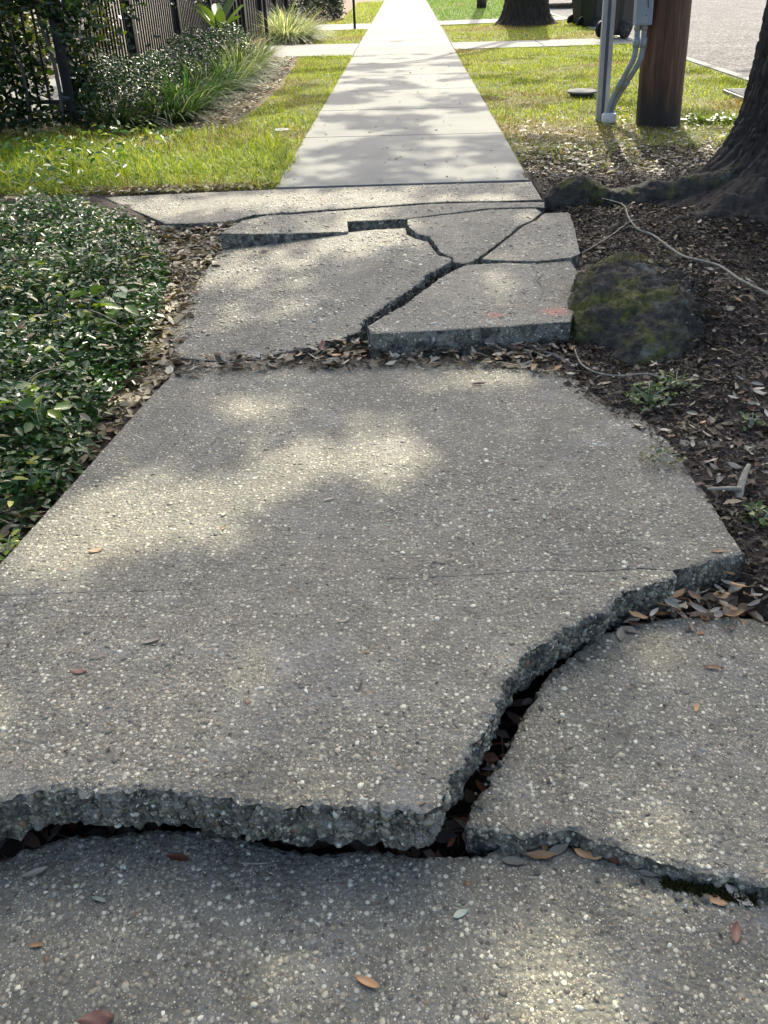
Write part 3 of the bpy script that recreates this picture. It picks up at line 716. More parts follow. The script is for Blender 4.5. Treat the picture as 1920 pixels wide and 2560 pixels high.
def crown():
    n = 215000
    x = rng.uniform(-7, 6.5, n); y = rng.uniform(-2.5, 19, n); h = rng.uniform(6.2, 9.6, n)
    h += .8*vnoise(x, y, 1.2, 30)
    px = proj_np(np.stack([x, y, np.zeros(n)], 1)); vis = (px[:, 0] > -60) & (px[:, 0] < 1980) & (y > .4)
    keep = rng.uniform(0, 1, n) < np.where(vis, 1, .25)*(1-lit_fac(x, y))**1.6
    x, y, h = x[keep], y[keep], h[keep]; n = len(x)
    tt = h/S.z
    P = np.stack([x+S.x*tt, y+S.y*tt, h], 1)
    d = norm(rng.normal(0, 1, (n, 3))*np.array([1, 1, .5])); nr = norm(rng.normal(0, 1, (n, 3))*.7+np.array([0, .3, .9]))
    b = norm(np.cross(nr, d)); L = rng.uniform(.12, .20, n)[:, None]; W = L*.52
    V = np.stack([P-d*L*.5, P+b*W*.5, P+d*L*.5, P-b*W*.5], 1)
    c = np.array((.045, .07, .018))[None]*rng.uniform(.6, 1.6, (n, 1))
    near1 = np.hypot(P[:, 0]-OC[0], P[:, 1]-OC[1]) < np.hypot(P[:, 0]-FC[0], P[:, 1]-FC[1])
    for own, root in ((near1, oak), (~near1, oak2)):
        k = np.where(own)[0]
        link('crown', mesh('crown', V[k].reshape(-1, 3), np.arange(len(k)*4).reshape(-1, 4), M['crown'], False, np.repeat(c[k], 4, 0)), root)
        Q = P[k]; cc = OC if root is oak else FC
        G0 = Q-np.array(S)[None]*(Q[:, 2:3]/S.z); ok = np.where((lit_fac(G0[:, 0], G0[:, 1]) < .1) & (np.hypot(Q[:, 0]-cc[0], Q[:, 1]-cc[1]) < 4.5))[0]; sel = rng.choice(ok, 3, replace=False)
        for s in sel:
            e = Q[s]; st = Vector((cc[0], cc[1], 3.4)); m1 = st.lerp(Vector(e), .35)+Vector((random.uniform(-.4, .4), random.uniform(-.4, .4), 1.1)); m2 = st.lerp(Vector(e), .7)+Vector((0, 0, .7))
            tube('limb', [st, m1, m2, e], [.10, .07, .045, .012], M['bark'], root, 8, 6, .2, 6)
crown()

# ------------------------------------------------------------------ leaf and blade clouds
def leaf_cloud(P, D, N, L, W, fold=.25, curl=.2):
    d = norm(D); n_ = N-d*np.sum(N*d, 1, keepdims=True); n_ = norm(n_); b = np.cross(n_, d)
    L = L[:, None]; W = W[:, None]
    f = np.asarray(fold).reshape(-1, 1) if np.ndim(fold) else fold
    q = np.asarray(curl).reshape(-1, 1) if np.ndim(curl) else curl
    V = np.stack([P, P+d*L*.30+b*W*.46+n_*W*f, P+d*L*.68+b*W*.40+n_*(W*f*.8-q*L*.18), P+d*L-n_*q*L*.38,
                  P+d*L*.68-b*W*.40+n_*(W*f*.8-q*L*.18), P+d*L*.30-b*W*.46+n_*W*f], 1)
    n = len(P); i = np.arange(n)[:, None]*6
    F = np.concatenate([i+np.array([0, 5, 4, 3]), i+np.array([0, 3, 2, 1])], 0)
    return V.reshape(-1, 3), F
def blade_cloud(P, D, L, W, droop, seg=3):
    """blades that start along D and bend down; D unit-ish, droop 0..1"""
    d = norm(D); hz = d.copy(); hz[:, 2] = 0; hz = norm(hz+1e-6); sd = np.stack([-hz[:, 1], hz[:, 0], np.zeros(len(P))], 1)
    V = []; p = P.copy(); cur = d.copy(); step = (L/seg)[:, None]
    for s in range(seg+1):
        w = (W*(1-(s/seg)**1.6)*(.75 if s == 0 else 1.0))[:, None]*.5
        if s < seg: V += [p-sd*w, p+sd*w]
        else: V += [p]
        cur = norm(cur+np.array([0, 0, -1.0])*droop[:, None]*(.9/seg*2)+hz*droop[:, None]*.15); p = p+cur*step
    V = np.stack(V, 1); n = len(P); k = 2*seg+1; i = np.arange(n)[:, None]*k
    F = [i+np.array([2*s, 2*s+1, 2*s+3, 2*s+2]) for s in range(seg-1)]
    tri = i+np.array([2*seg-2, 2*seg-1, 2*seg])
    quads = np.concatenate(F, 0) if F else np.zeros((0, 4), int)
    tri4 = np.concatenate([tri, tri[:, 2:3]], 1)
    return V.reshape(-1, 3), quads, tri, k
def blade_mesh(name, P, D, L, W, droop, C, mat, seg=3):
    V, q, t, k = blade_cloud(P, D, L, W, droop, seg)
    me = bpy.data.meshes.new(name); me.vertices.add(len(V)); me.vertices.foreach_set('co', V.astype(np.float32).ravel())
    lo = np.concatenate([q.ravel(), t.ravel()]).astype(np.int32); me.loops.add(len(lo)); me.loops.foreach_set('vertex_index', lo)
    me.polygons.add(len(q)+len(t)); me.polygons.foreach_set('loop_start', np.concatenate([np.arange(len(q))*4, len(q)*4+np.arange(len(t))*3]).astype(np.int32))
    me.update(calc_edges=True); me.materials.append(mat)
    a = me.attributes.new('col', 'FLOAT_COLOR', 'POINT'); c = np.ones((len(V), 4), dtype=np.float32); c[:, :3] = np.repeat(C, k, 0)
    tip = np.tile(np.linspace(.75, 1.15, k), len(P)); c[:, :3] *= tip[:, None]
    a.data.foreach_set('color', c.ravel()); return me
def sample(poly, dens):
    P = np.array([(p[0], p[1]) for p in poly]); a = P.min(0); b = P.max(0); n = int(np.prod(b-a)*dens)
    x = rng.uniform(a[0], b[0], n); y = rng.uniform(a[1], b[1], n); k = inpoly(x, y, poly); return x[k], y[k]
def rdir(n, tilt=.3):
    a = rng.uniform(0, 6.283, n); return np.stack([np.cos(a), np.sin(a), rng.normal(0, tilt, n)], 1)
def pick(cols, n, p=None, v=.2):
    cols = np.array(cols); c = cols[rng.choice(len(cols), n, p=p)]; return c*rng.uniform(1-v, 1+v, (n, 1))

# ground cover bed on the left
GCP = [ud(x, y, .10) for x, y in [(-60, 440), (60, 440), (200, 442), (318, 478), (352, 535), (338, 615), (295, 715), (240, 800), (185, 900), (120, 1005), (50, 1075), (-30, 1130), (-120, 1220)]]
GCP = [(p.x, p.y) for p in GCP]+[(-1.6, 1.2), (-3.3, 3.0), (-3.9, 5.0), (-3.9, 6.0)]
def ground_cover():
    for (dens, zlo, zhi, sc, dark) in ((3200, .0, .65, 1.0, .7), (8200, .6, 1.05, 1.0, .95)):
        x, y = sample(GCP, dens); d = polydist(x, y, GCP); n = len(x)
        e = np.clip(d/.22, 0, 1)**.6; top = e*(.155+.05*vnoise(x, y, 4, 40)+.035*vnoise(x, y, 13, 41))+.02
        z = top*rng.uniform(zlo, zhi, n)
        P = np.stack([x+rng.normal(0, .015, n), y+rng.normal(0, .015, n), z], 1)
        D = rdir(n, .35); N = norm(np.stack([rng.normal(0, .30, n), rng.normal(0, .30, n)+.05, np.ones(n)], 1))
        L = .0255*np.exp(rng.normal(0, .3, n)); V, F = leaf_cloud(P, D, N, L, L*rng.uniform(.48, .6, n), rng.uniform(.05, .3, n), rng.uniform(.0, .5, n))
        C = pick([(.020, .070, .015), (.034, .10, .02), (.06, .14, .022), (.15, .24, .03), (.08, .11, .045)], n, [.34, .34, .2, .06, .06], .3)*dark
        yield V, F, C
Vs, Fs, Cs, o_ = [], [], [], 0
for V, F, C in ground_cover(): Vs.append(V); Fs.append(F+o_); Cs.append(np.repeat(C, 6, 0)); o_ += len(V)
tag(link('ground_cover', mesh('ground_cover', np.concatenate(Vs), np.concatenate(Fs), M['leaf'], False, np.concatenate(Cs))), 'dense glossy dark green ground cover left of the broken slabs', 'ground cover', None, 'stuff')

# lawns
def lawn(name, label, poly, dens, L0, W0, cols, pr, droop=(.2, .7), dry=None, mask=None):
    x, y = sample(poly, dens); n = len(x)
    if mask is not None:
        k = mask(x, y); x, y = x[k], y[k]; n = len(x)
    z = ground_h(x, y)-.004
    hh = 1+.35*vnoise(x, y, 5, 50)
    D = np.stack([rng.normal(0, .55, n), rng.normal(0, .55, n), np.ones(n)], 1)
    C = pick(cols, n, pr, .25)
    t = np.clip(vnoise(x, y, 2.2, 51)*.8+vnoise(x, y, 7, 52)*.4-.12+(dry(x, y) if dry else 0), 0, 1)
    r = rng.uniform(0, 1, n) < t; C[r] = pick([(.24, .19, .06), (.30, .24, .09), (.19, .17, .04)], int(r.sum()))
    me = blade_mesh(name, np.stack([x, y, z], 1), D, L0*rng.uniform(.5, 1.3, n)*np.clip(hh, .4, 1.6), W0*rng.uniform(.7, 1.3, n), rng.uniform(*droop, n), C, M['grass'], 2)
    return tag(link(name, me), label, 'grass', None, 'stuff')
GR = [(.19, .26, .012), (.30, .35, .016), (.40, .43, .03), (.12, .19, .015)]
GP = [.3, .33, .2, .17]
tuft = [(p.x, p.y) for p in [ud(x, y) for x, y in [(-260, 425), (150, 418), (330, 412), (592, 406), (615, 385), (640, 345), (600, 300), (480, 280), (300, 285), (100, 292), (-260, 300)]]]
lawn('tall_grass', 'long sunlit yellow-green grass behind the ground cover', tuft, 3600, .125, .0075, [(.19, .28, .02), (.30, .37, .03), (.40, .43, .05), (.10, .18, .02)], [.3, .34, .22, .14], (.25, .9))
lawn('lawn', 'mown sunlit lawn strip along the left edge of the new walk', [(XL+.012, 6.0), (XL+.012, 15.70), (-1.72, 15.95), (-1.52, 12.0), (-1.53, 9.8), (-1.66, 7.6), (-1.7, 6.0)], 4200, .045, .0085, GR, GP, dry=lambda x, y: np.interp(y, [6, 9.5, 11, 13], [.2, .55, .2, -.2])+np.clip((-1.25-x), 0, 1)*.5)
lawn('lawn', 'sunlit grass patch between the two left garden paths', [(XL-.02, 18.28), (XL-.02, 22.42), (-2.0, 22.55), (-1.75, 18.5)], 2200, .05, .01, GR, GP, dry=lambda x, y: 0*x-.1)
lawn('lawn', 'sunlit grass strip beyond the thin black post, in front of the evergreen', [(XL-.02, 24.85), (XL-.02, 40), (-1.9, 40), (-1.75, 27), (-2.6, 25.1)], 900, .06, .016, GR, GP, dry=lambda x, y: 0*x-.3)
lawn('lawn', 'broad mown lawn around the wooden utility pole', [(XR+.005, 6.25), (XR+.005, 16.36), (CURB_X-.02, 16.42), (CURB_X-.02, 7.0), (3.0, 6.2), (1.8, 5.9)], 3600, .045, .009, GR, GP,
     dry=lambda x, y: np.interp(y, [6, 7.2, 9.5, 11], [.75, .6, .25, -.15]), mask=lambda x, y: rng.uniform(0, 1, len(x)) < np.clip((y-6.1+.5*vnoise(x, y, 3, 60))/2.2, .05, 1))
lawn('lawn', 'yellowish grass patch under the large far oak', [(XR+.03, 17.86), (CURB_X-.02, 17.86), (CURB_X-.02, 23.9), (XR+.03, 23.2)], 1700, .05, .011, GR, GP, dry=lambda x, y: 0*x+.25)
lawn('lawn', 'bright green lawn strip around the far wooden pole', [(XR+.03, 25.05), (CURB_X-.02, 25.55), (CURB_X-.02, 42), (XR+.03, 42)], 700, .06, .018, [(.08, .2, .02), (.12, .24, .02), (.16, .25, .03)], None, dry=lambda x, y: 0*x-.4)

# ------------------------------------------------------------------ mossy root mound
def mound():
    V = []; n, m = 150, 70; c = Vector((.83, 3.22, -.07))
    for j in range(m+1):
        ph = (math.pi/2)*j/m
        for k in range(n):
            th = 2*math.pi*k/n
            ex, ey = math.cos(th), math.sin(th)
            rr = math.cos(ph)**.75
            x = ex*rr*(.25 if ex < 0 else .35)*(1+.08*math.sin(th*2+.6)); y = ey*rr*.40*(1+.06*math.cos(th*3))
            z = math.sin(ph)**.9*.36
            z = math.sin(ph)**.95*.285; y += .10*(z/.3); x -= .02*(z/.3); x += .02*(z/.3)
            q = Vector((x, y, z))
            f = .040*noise.noise(q*5.0+Vector((5, 1, 2)))+.026*(.35-abs(noise.noise(Vector((q.x*8, q.y*8, q.z*10))+Vector((1, 4, 0)))))+.014*noise.noise(q*15)+.012*noise.noise(q*30)+.009*noise.noise(q*75)+.005*noise.noise(q*150)
            dn = Vector((ex*rr, ey*rr, math.sin(ph)+.15)).normalized()
            V.append(c+q+dn*f)
    i = (np.arange(m)[:, None]*n+np.arange(n)[None]).ravel(); jn = (np.arange(m)[:, None]*n+(np.arange(n)[None]+1) % n).ravel()
    o = link('mossy_root_mound', mesh('mossy_root_mound', V, np.stack([i, jn, jn+n, i+n], 1), M['moss'], True))
    return tag(o, 'rounded moss-covered root mound against the raised slab with the orange spot', 'tree root'), np.array([tuple(v) for v in V])
mo, MV = mound()
# moss tufts
pick_i = rng.choice(len(MV)-400, 15000); mk = vnoise(MV[pick_i, 0]*1.0+MV[pick_i, 2], MV[pick_i, 1]-MV[pick_i, 2], 11, 70)-np.clip((MV[pick_i, 0]-.93)*6, 0, 2) > .05
q = MV[pick_i[mk]]; nq = len(q)
Dm = norm((q-np.array([.86, 3.22, -.1]))*np.array([1, 1, 1.4])+rng.normal(0, .16, (nq, 3)))
mc = pick([(.065, .07, .011), (.12, .122, .018), (.18, .175, .03), (.035, .042, .01)], nq, [.3, .35, .15, .2])
ms = link('moss', blade_mesh('moss', q-Dm*.004, Dm, rng.uniform(.005, .014, nq), rng.uniform(.003, .006, nq), rng.uniform(.1, .6, nq), mc, M['grass'], 2), mo); ms['kind'] = 'stuff'

# ------------------------------------------------------------------ fence, vine and planting on the left
FX, FY0 = -3.08, 8.8
bmp = bmesh.new(); box_bm(bmp, (0, 0, .93), (.018, .018, 1.74), None, 0); ME_PICK = bm_mesh(bmp, 'picket', M['black'])
bmp = bmesh.new(); box_bm(bmp, (0, 0, .97), (.10, .10, 2.06), None, .006); box_bm(bmp, (0, 0, 2.015), (.12, .12, .03), None, .004); ME_POST = bm_mesh(bmp, 'post', M['black'])
fence = empty('picket_fence', (FX, FY0, 0)); tag(fence, 'black metal picket fence behind the shrubs, running beside the lawn', 'fence')
fence2 = empty('picket_fence', (FX, FY0, 0)); tag(fence2, 'black metal picket fence return smothered in dark vine', 'fence')
def child(me, name, parent, loc):
    o = link(name, me, parent); o.location = loc; return o
for k in range(5): child(ME_POST, 'post', fence, (0, 2.32*k, 0))
for k in range(4):
    for j in range(1, 21): child(ME_PICK, 'picket', fence, (0, 2.32*k+2.32*j/21, 0))
for z in (.22, 1.62): box('rail', (0, 4.64, z), (.035, 9.28, .035), M['black'], fence, None, 0)
for k in range(1, 3): child(ME_POST, 'post', fence2, (-1.2*k, 0, 0))
for j in range(1, 24): child(ME_PICK, 'picket', fence2, (-.1*j-.05*(j > 11), 0, 0))
for z in (.22, 1.62): box('rail', (-1.25, 0, z), (2.4, .035, .035), M['black'], fence2, None, 0)
pf = empty('board_fence', (FX, 18.6, 0)); tag(pf, 'solid black board fence beyond the gate path', 'fence')
bmp = bmesh.new(); box_bm(bmp, (0, 0, .97), (.025, .148, 1.9), None, .003); ME_BRD = bm_mesh(bmp, 'board', M['blackpanel'])
for k in range(46): child(ME_BRD, 'board', pf, (-.02 if k % 2 else 0, .152*k+.1, 0))
for k in range(4): child(ME_POST, 'post', pf, (.05, 2.32*k+.05, 0))
gp = empty('gate', (FX, 18.08, 0)); tag(gp, 'narrow black gate between picket fence and board fence', 'gate')
for k in range(1): box('panel', (0, .02, .95), (.03, .8, 1.7), M['blackpanel'], gp, None, .004)
box('gate_frame', (.03, -.36, .95), (.05, .05, 1.8), M['black'], gp); box('gate_frame', (.03, .40, .95), (.05, .05, 1.8), M['black'], gp)

def leafy(name, label, cat, P, cols, pr, L, nrm=None, group=None, mat='leaf', flat=.6, wr=(.45, .62), parts=None):
    n = len(P); D = rdir(n, .5); N = norm(np.stack([rng.normal(0, flat, n), rng.normal(0, flat, n), np.ones(n)], 1)) if nrm is None else nrm
    Ls = L*rng.uniform(.7, 1.3, n)
    V, F = leaf_cloud(P, D, N, Ls, Ls*rng.uniform(*wr, n), .2, .25)
    o = link(name, mesh(name, V, F, M[mat], False, np.repeat(pick(cols, n, pr, .3), 6, 0)))
    return tag(o, label, cat, group)
# vine over the fence return
n = 17000
P = np.stack([rng.uniform(-5.6, -2.86, n), 8.72+rng.normal(0, .19, n), rng.uniform(0, 1, n)**.9*2.1], 1); P[:, 1] += .12*vnoise(P[:, 0], P[:, 2], 4, 80)
k = (vnoise(P[:, 0], P[:, 2], 5, 81) > -.75); P = P[k]; n = len(P)
n2 = 900; P2 = np.stack([FX+.05+np.abs(rng.normal(0, .09, n2)), FY0+rng.exponential(.55, n2), rng.uniform(.15, 2.1, n2)], 1)
n3 = 260; yy = rng.uniform(9.5, 17, n3); P3 = np.stack([FX+.06+np.abs(rng.normal(0, .08, n3)), yy, 1.15+.25*vnoise(yy, yy*0, 2, 82)+rng.normal(0, .16, n3)], 1)
leafy('climbing_vine', 'dark leafy vine climbing over the fence corner', 'vine', np.concatenate([P, P2, P3]), [(.012, .03, .010), (.02, .045, .012), (.05, .08, .015), (.13, .17, .02)], [.45, .33, .16, .06], .075, nrm=norm(rng.normal(0, 1, (n+n2+n3, 3))*.6+np.array([.3, -.6, .4])))
for a in range(6):
    x0 = -3.1-.28*a-random.uniform(0, .1); tube('vine_stem', [(x0, 8.7, 0), (x0+.05, 8.66, .5), (x0-.04, 8.7, 1.1), (x0+.03, 8.68, 1.9)], [.02, .016, .014, .008], M['dark_twig'], bpy.data.objects['climbing_vine'], 7, 5, .2)
ORD = ['nearest to', 'second from', 'third from', 'fourth from', 'fifth from', 'sixth from', 'seventh from', 'eighth from']
# glossy low shrubs along the fence
for i in range(7):
    cy = 9.1+i*1.0+random.uniform(-.2, .2); cx = -2.66+random.uniform(-.12, .1); n = 2600
    d = norm(rng.normal(0, 1, (n, 3))); d[:, 2] = np.abs(d[:, 2]); r = rng.uniform(.55, 1.05, n)**.6
    hh = random.uniform(.42, .58)
    P = np.array([cx, cy, .02])+d*r[:, None]*np.array([.40, .58, hh]); P += .05*norm(rng.normal(0, 1, (n, 3)))*vnoise(P[:, 0]*1.5, P[:, 1]+P[:, 2], 6, 90+i)[:, None]
    leafy('low_shrub', 'glossy small-leaved shrub against the black pickets, '+ORD[i]+' the vine-covered fence corner', 'shrub', P, [(.016, .042, .016), (.025, .06, .02), (.05, .09, .035), (.30, .33, .26)], [.45, .32, .15, .08], .036, group='shrubs along the picket fence', flat=.7)
# arching ornamental grass
def clump(loc, nb, L, spread, cols, pr, label, group, lean=(.22, -.22), W=.02):
    n = nb; a = rng.uniform(0, 6.283, n); r = spread*np.sqrt(rng.uniform(0, 1, n))
    P = np.stack([loc[0]+r*np.cos(a), loc[1]+r*np.sin(a)*1.25, np.full(n, -.01)], 1)
    sp = rng.uniform(.15, .9, n)
    D = np.stack([np.cos(a)*sp+lean[0], np.sin(a)*sp+lean[1], np.ones(n)*rng.uniform(.8, 1.3, n)], 1)
    C = pick(cols, n, pr, .25)
    o = link('ornamental_grass', blade_mesh('ornamental_grass', P, D, L*rng.uniform(.55, 1.15, n), W*rng.uniform(.7, 1.3, n), rng.uniform(.35, .95, n), C, M['grass'], 6))
    return tag(o, label, 'grass clump', group)
LC = [(.025, .07, .018), (.045, .10, .022), (.085, .15, .035), (.24, .30, .14)]; LPr = [.36, .33, .2, .11]
for i, (x, y_, s) in enumerate([(-2.12, 9.15, 1.0), (-2.08, 9.95, 1.05), (-2.05, 10.75, 1.05), (-2.02, 11.6, 1.0), (-2.03, 12.5, 1.0), (-2.08, 13.4, 1.0), (-2.12, 14.3, 1.05), (-2.2, 15.2, 1.05)]):
    clump((x-.14, y_), 280, .58*s, .20, LC if i < 4 else [(.05, .10, .03), (.10, .16, .04), (.2, .25, .09), (.36, .38, .24)], LPr if i < 4 else [.25, .3, .25, .2], 'arching grass clump between shrubs and lawn, '+ORD[i]+' the vine-covered fence corner', 'arching grass clumps along the bed')
clump((-2.62, 8.75), 420, .42, .22, [(.02, .05, .02), (.035, .07, .025), (.08, .11, .05)], None, 'dark strappy grass clump in shade at the fence corner', None)
clump((-2.25, 19.2), 900, .8, .30, [(.10, .17, .04), (.2, .26, .1), (.42, .45, .3), (.5, .52, .4)], None, 'big variegated pale grass clump beyond the first garden path', 'pale variegated grass clumps', W=.016)
clump((-2.3, 20.4), 900, .8, .32, [(.10, .17, .04), (.2, .26, .1), (.42, .45, .3), (.5, .52, .4)], None, 'variegated pale grass clump nearer the evergreen shrub', 'pale variegated grass clumps', W=.016)
# broad-leaved plant
bp = empty('broadleaf_plant', (-2.72, 14.6, 0)); tag(bp, 'tall plant with big paddle leaves beside the picket fence', 'plant')
def paddle(rot, tilt, L, W, stalk):
    V = []; F = []; m = 8
    for i in range(m+1):
        t_ = i/m; w = W*math.sin(math.pi*min(1, .06+t_*.93))**.7
        x = stalk*.15+L*t_*math.cos(tilt); z = stalk+L*t_*math.sin(tilt)-.10*L*t_*t_
        for s in (-1, 0, 1): V.append((x-.02*abs(s), s*w*.5, z+.25*w*abs(s)))
    for i in range(m):
        for s in range(2): F.append((i*3+s, i*3+s+1, i*3+s+4, i*3+s+3))
    V = [Matrix.Rotation(rot, 3, 'Z') @ Vector(v) for v in V]
    return mesh('leaf', V, F, M['leaf'], True, np.repeat(np.array([[.09, .15, .03]])*random.uniform(.7, 1.3), len(V), 0))
for i in range(8):
    a = i*.8+.2; st_ = random.uniform(.35, .6); lf = link('leaf', paddle(a, random.uniform(.5, 1.1), random.uniform(.4, .55), .16, st_), bp)
    d = Vector((math.cos(a), math.sin(a), 0)); tube('stalk', [(0, 0, 0), d*.04+Vector((0, 0, st_*.6)), d*st_*.15+Vector((0, 0, st_))], [.012, .01, .007], M['lf_green'], bp, 6, 4)
# evergreens beyond
def evergreen(c, rx, ry, h, n, label, cols, L=.07, name='evergreen_shrub', group=None):
    d = norm(rng.normal(0, 1, (n, 3))); zz = rng.uniform(0, 1, n); r = (1-.35*zz)*rng.uniform(.8, 1.05, n)
    P = np.stack([c[0]+d[:, 0]/np.hypot(d[:, 0], d[:, 1])*rx*r, c[1]+d[:, 1]/np.hypot(d[:, 0], d[:, 1])*ry*r, .03+zz*h], 1)
    P += rng.normal(0, .04, (n, 3)); P[:, 2] = np.maximum(P[:, 2], .01)
    return leafy(name, label, 'shrub', P, cols, None, L, None, group, flat=1.2)
evergreen((-2.5, 27.2), .75, .8, 2.2, 9000, 'dark dense evergreen shrub beyond the pale grass clumps', [(.012, .025, .012), (.02, .035, .016), (.03, .045, .02)])
evergreen((-2.5, 30.5), .6, 1.6, 2.0, 7000, 'ivy-green clipped hedge behind the dark evergreen', [(.03, .06, .02), (.05, .09, .03), (.09, .13, .05)])
# garden behind the fence
for i, (x, y_, rx, ry, h) in enumerate([(-6.6, 11.5, .9, 1.5, 2.6), (-6.7, 14.8, .9, 1.6, 3.0), (-6.4, 18.4, .9, 1.6, 2.6)]):
    evergreen((x, y_), rx, ry, h, 5200, 'leafy garden hedge behind the black pickets, '+ORD[i]+' the vine-covered fence corner', [(.06, .09, .02), (.12, .15, .03), (.2, .2, .05), (.03, .05, .015)], .11, 'garden_hedge', 'garden hedges behind the fence')
hs = empty('house', (-9.5, 15, 0)); tag(hs, 'cream rendered house wall far behind the fence and hedges', 'house')
box('wall', (-2, 0, 2.6), (4, 16, 5.2), M['wall'], hs, None, .02)
bmr = bmesh.new(); vv = [bmr.verts.new(p) for p in [(.4, -8.4, 5.2), (.4, 8.4, 5.2), (-2, 8.4, 7.2), (-2, -8.4, 7.2), (-4.4, -8.4, 5.2), (-4.4, 8.4, 5.2)]]
for f in ((0, 1, 2, 3), (3, 2, 5, 4), (0, 3, 4), (1, 5, 2), (0, 4, 5, 1)): bmr.faces.new([vv[i] for i in f])
link('roof', bm_mesh(bmr, 'roof', M['iron']), hs)
for y_ in (-4, 0, 4):
    w = box('window', (.01, y_, 2.2), (.06, 1.0, 1.4), M['white'], hs, None, .01); box('pane', (.045, y_, 2.2), (.02, .84, 1.24), M['glass'], w, None, 0)

# ------------------------------------------------------------------ pole, post, conduits, box
lean = -.045
pole = empty('utility_pole', (2.13, 8.16, 0)); pole.rotation_euler = (0, lean, 0); tag(pole, 'thick brown wooden utility pole with darker base standing in the lawn', 'utility pole')
V = []; n = 56; m = 60
for j in range(m+1):
    z = -.15+(j/m)**2*8.0+ (j/m)*1.2
    for k in range(n):
        th = 6.2832*k/n; r = .183*(1-.018*z)
        q = Vector((math.cos(th)*r*38, math.sin(th)*r*38, z*1.6)); r += .0045*noise.noise(q)-.006*max(0, noise.noise(q*1.9)-.25)*2
        V.append((math.cos(th)*r, math.sin(th)*r, z))
F = [(j*n+k, j*n+(k+1) % n, (j+1)*n+(k+1) % n, (j+1)*n+k) for j in range(m) for k in range(n)]; F.append(tuple(m*n+k for k in range(n)))
link('pole_shaft', mesh('pole_shaft', V, F, M['pole'], True), pole)
box('crossarm', (0, 0, 8.6), (2.4, .1, .12), M['pole'], pole)
far_pole = empty('utility_pole', (2.36, 31.8, 0)); tag(far_pole, 'distant brown wooden pole standing in the bright green lawn strip', 'utility pole')
tube('pole_shaft', [(0, 0, -.1), (0, 0, 4), (0, 0, 8.5)], [.155, .14, .12], M['pole'], far_pole, 20, 8, .05, 10); box('crossarm', (0, 0, 8.1), (2.2, .1, .12), M['pole'], far_pole)
# channel post
cp = empty('steel_post', (1.705, 8.44, 0)); cp.rotation_euler = (0, -.03, 0); tag(cp, 'grey galvanised steel channel post left of the wooden pole', 'post')
box('web', (0, .02, 1.3), (.098, .006, 2.7), M['galv'], cp, None, .001)
box('flange', (-.047, -.008, 1.3), (.006, .05, 2.7), M['galv'], cp, None, .001); box('flange', (.047, -.008, 1.3), (.006, .05, 2.7), M['galv'], cp, None, .001)
box('lip', (-.032, -.034, 1.3), (.036, .006, 2.7), M['galv'], cp, None, .001); box('lip', (.032, -.034, 1.3), (.036, .006, 2.7), M['galv'], cp, None, .001)
# conduits from a white collar in the turf up to the box
ca = up(1518, 285, .06); ca = Vector((1.735, 8.27, 0))
col_ = lathe('pipe_collar', [(.046, -.08), (.046, .0), (.060, .004), (.064, .02), (.064, .055), (.056, .072), (.03, .078)], M['white'], None, 28, ca); tag(col_, 'round white pipe collar at the foot of the steel post', 'pipe collar')
bx = Vector((1.985, 8.1, .0))
for i, (dx, dy, nm) in enumerate([(-.012, .0, 'left-hand grey conduit bending from the white collar up to the grey box'), (.026, .02, 'right-hand grey conduit nearest the wooden pole, below the grey box')]):
    t_ = empty('conduit_pipe', (0, 0, 0)); tag(t_, nm, 'conduit')
    x1 = 1.845+i*.053; y1 = 8.03-.01*i
    tube('pipe', [(ca.x+dx, ca.y+dy, .06), (ca.x+dx+.006, ca.y+dy, .13), (ca.x+dx+.045, ca.y-.04, .25), (x1-.035, y1+.05, .42), (x1-.006, y1+.008, .51), (x1, y1, .60), (x1-.002, y1, .68), (x1-.006, y1, .77)], [.0215]*8, M['conduit'], t_, 14, 8)
    tube('coupling', [(x1, y1, .585), (x1, y1, .66)], [.026, .026], M['conduit'], t_, 14, 1); tube('coupling', [(x1-.005, y1, .71), (x1-.006, y1, .755)], [.027, .027], M['galv'], t_, 14, 1)
    p0 = Vector((ca.x+dx+.045, ca.y-.04, .25)); p1 = Vector((x1-.035, y1+.05, .42)); dd = (p1-p0).normalized()
    tube('coupling', [p0+dd*.03, p0+dd*.12], [.0255, .0255], M['conduit'], t_, 14, 1)
eb = empty('electrical_box', (1.865, 8.03, .745)); eb.rotation_euler = (0, lean, .0); tag(eb, 'grey metal electrical box fixed to the wooden pole above the conduits', 'electrical box')
box('case', (.01, 0, .3), (.125, .13, .6), M['boxgrey'], eb, None, .005); box('bracket', (.085, .03, .3), (.05, .04, .12), M['galv'], eb, None, .003); box('cover', (-.012, -.07, .3), (.10, .012, .575), M['boxgrey'], eb, None, .003)
lathe('screw', [(.006, 0), (.006, .004), (.003, .006)], M['iron'], eb, 10, (.02, -.076, .07), rot=(math.pi/2, 0, 0)); lathe('screw', [(.005, 0), (.005, .004), (.002, .006)], M['galv'], eb, 10, (.058, -.066, .03), rot=(math.pi/2, 0, 0))
tube('seal_wire', [(.03, -.077, .12), (.022, -.08, .22), (.035, -.08, .34)], [.003]*3, M['black'], eb, 6, 4)
bpy.context.view_layer.update()

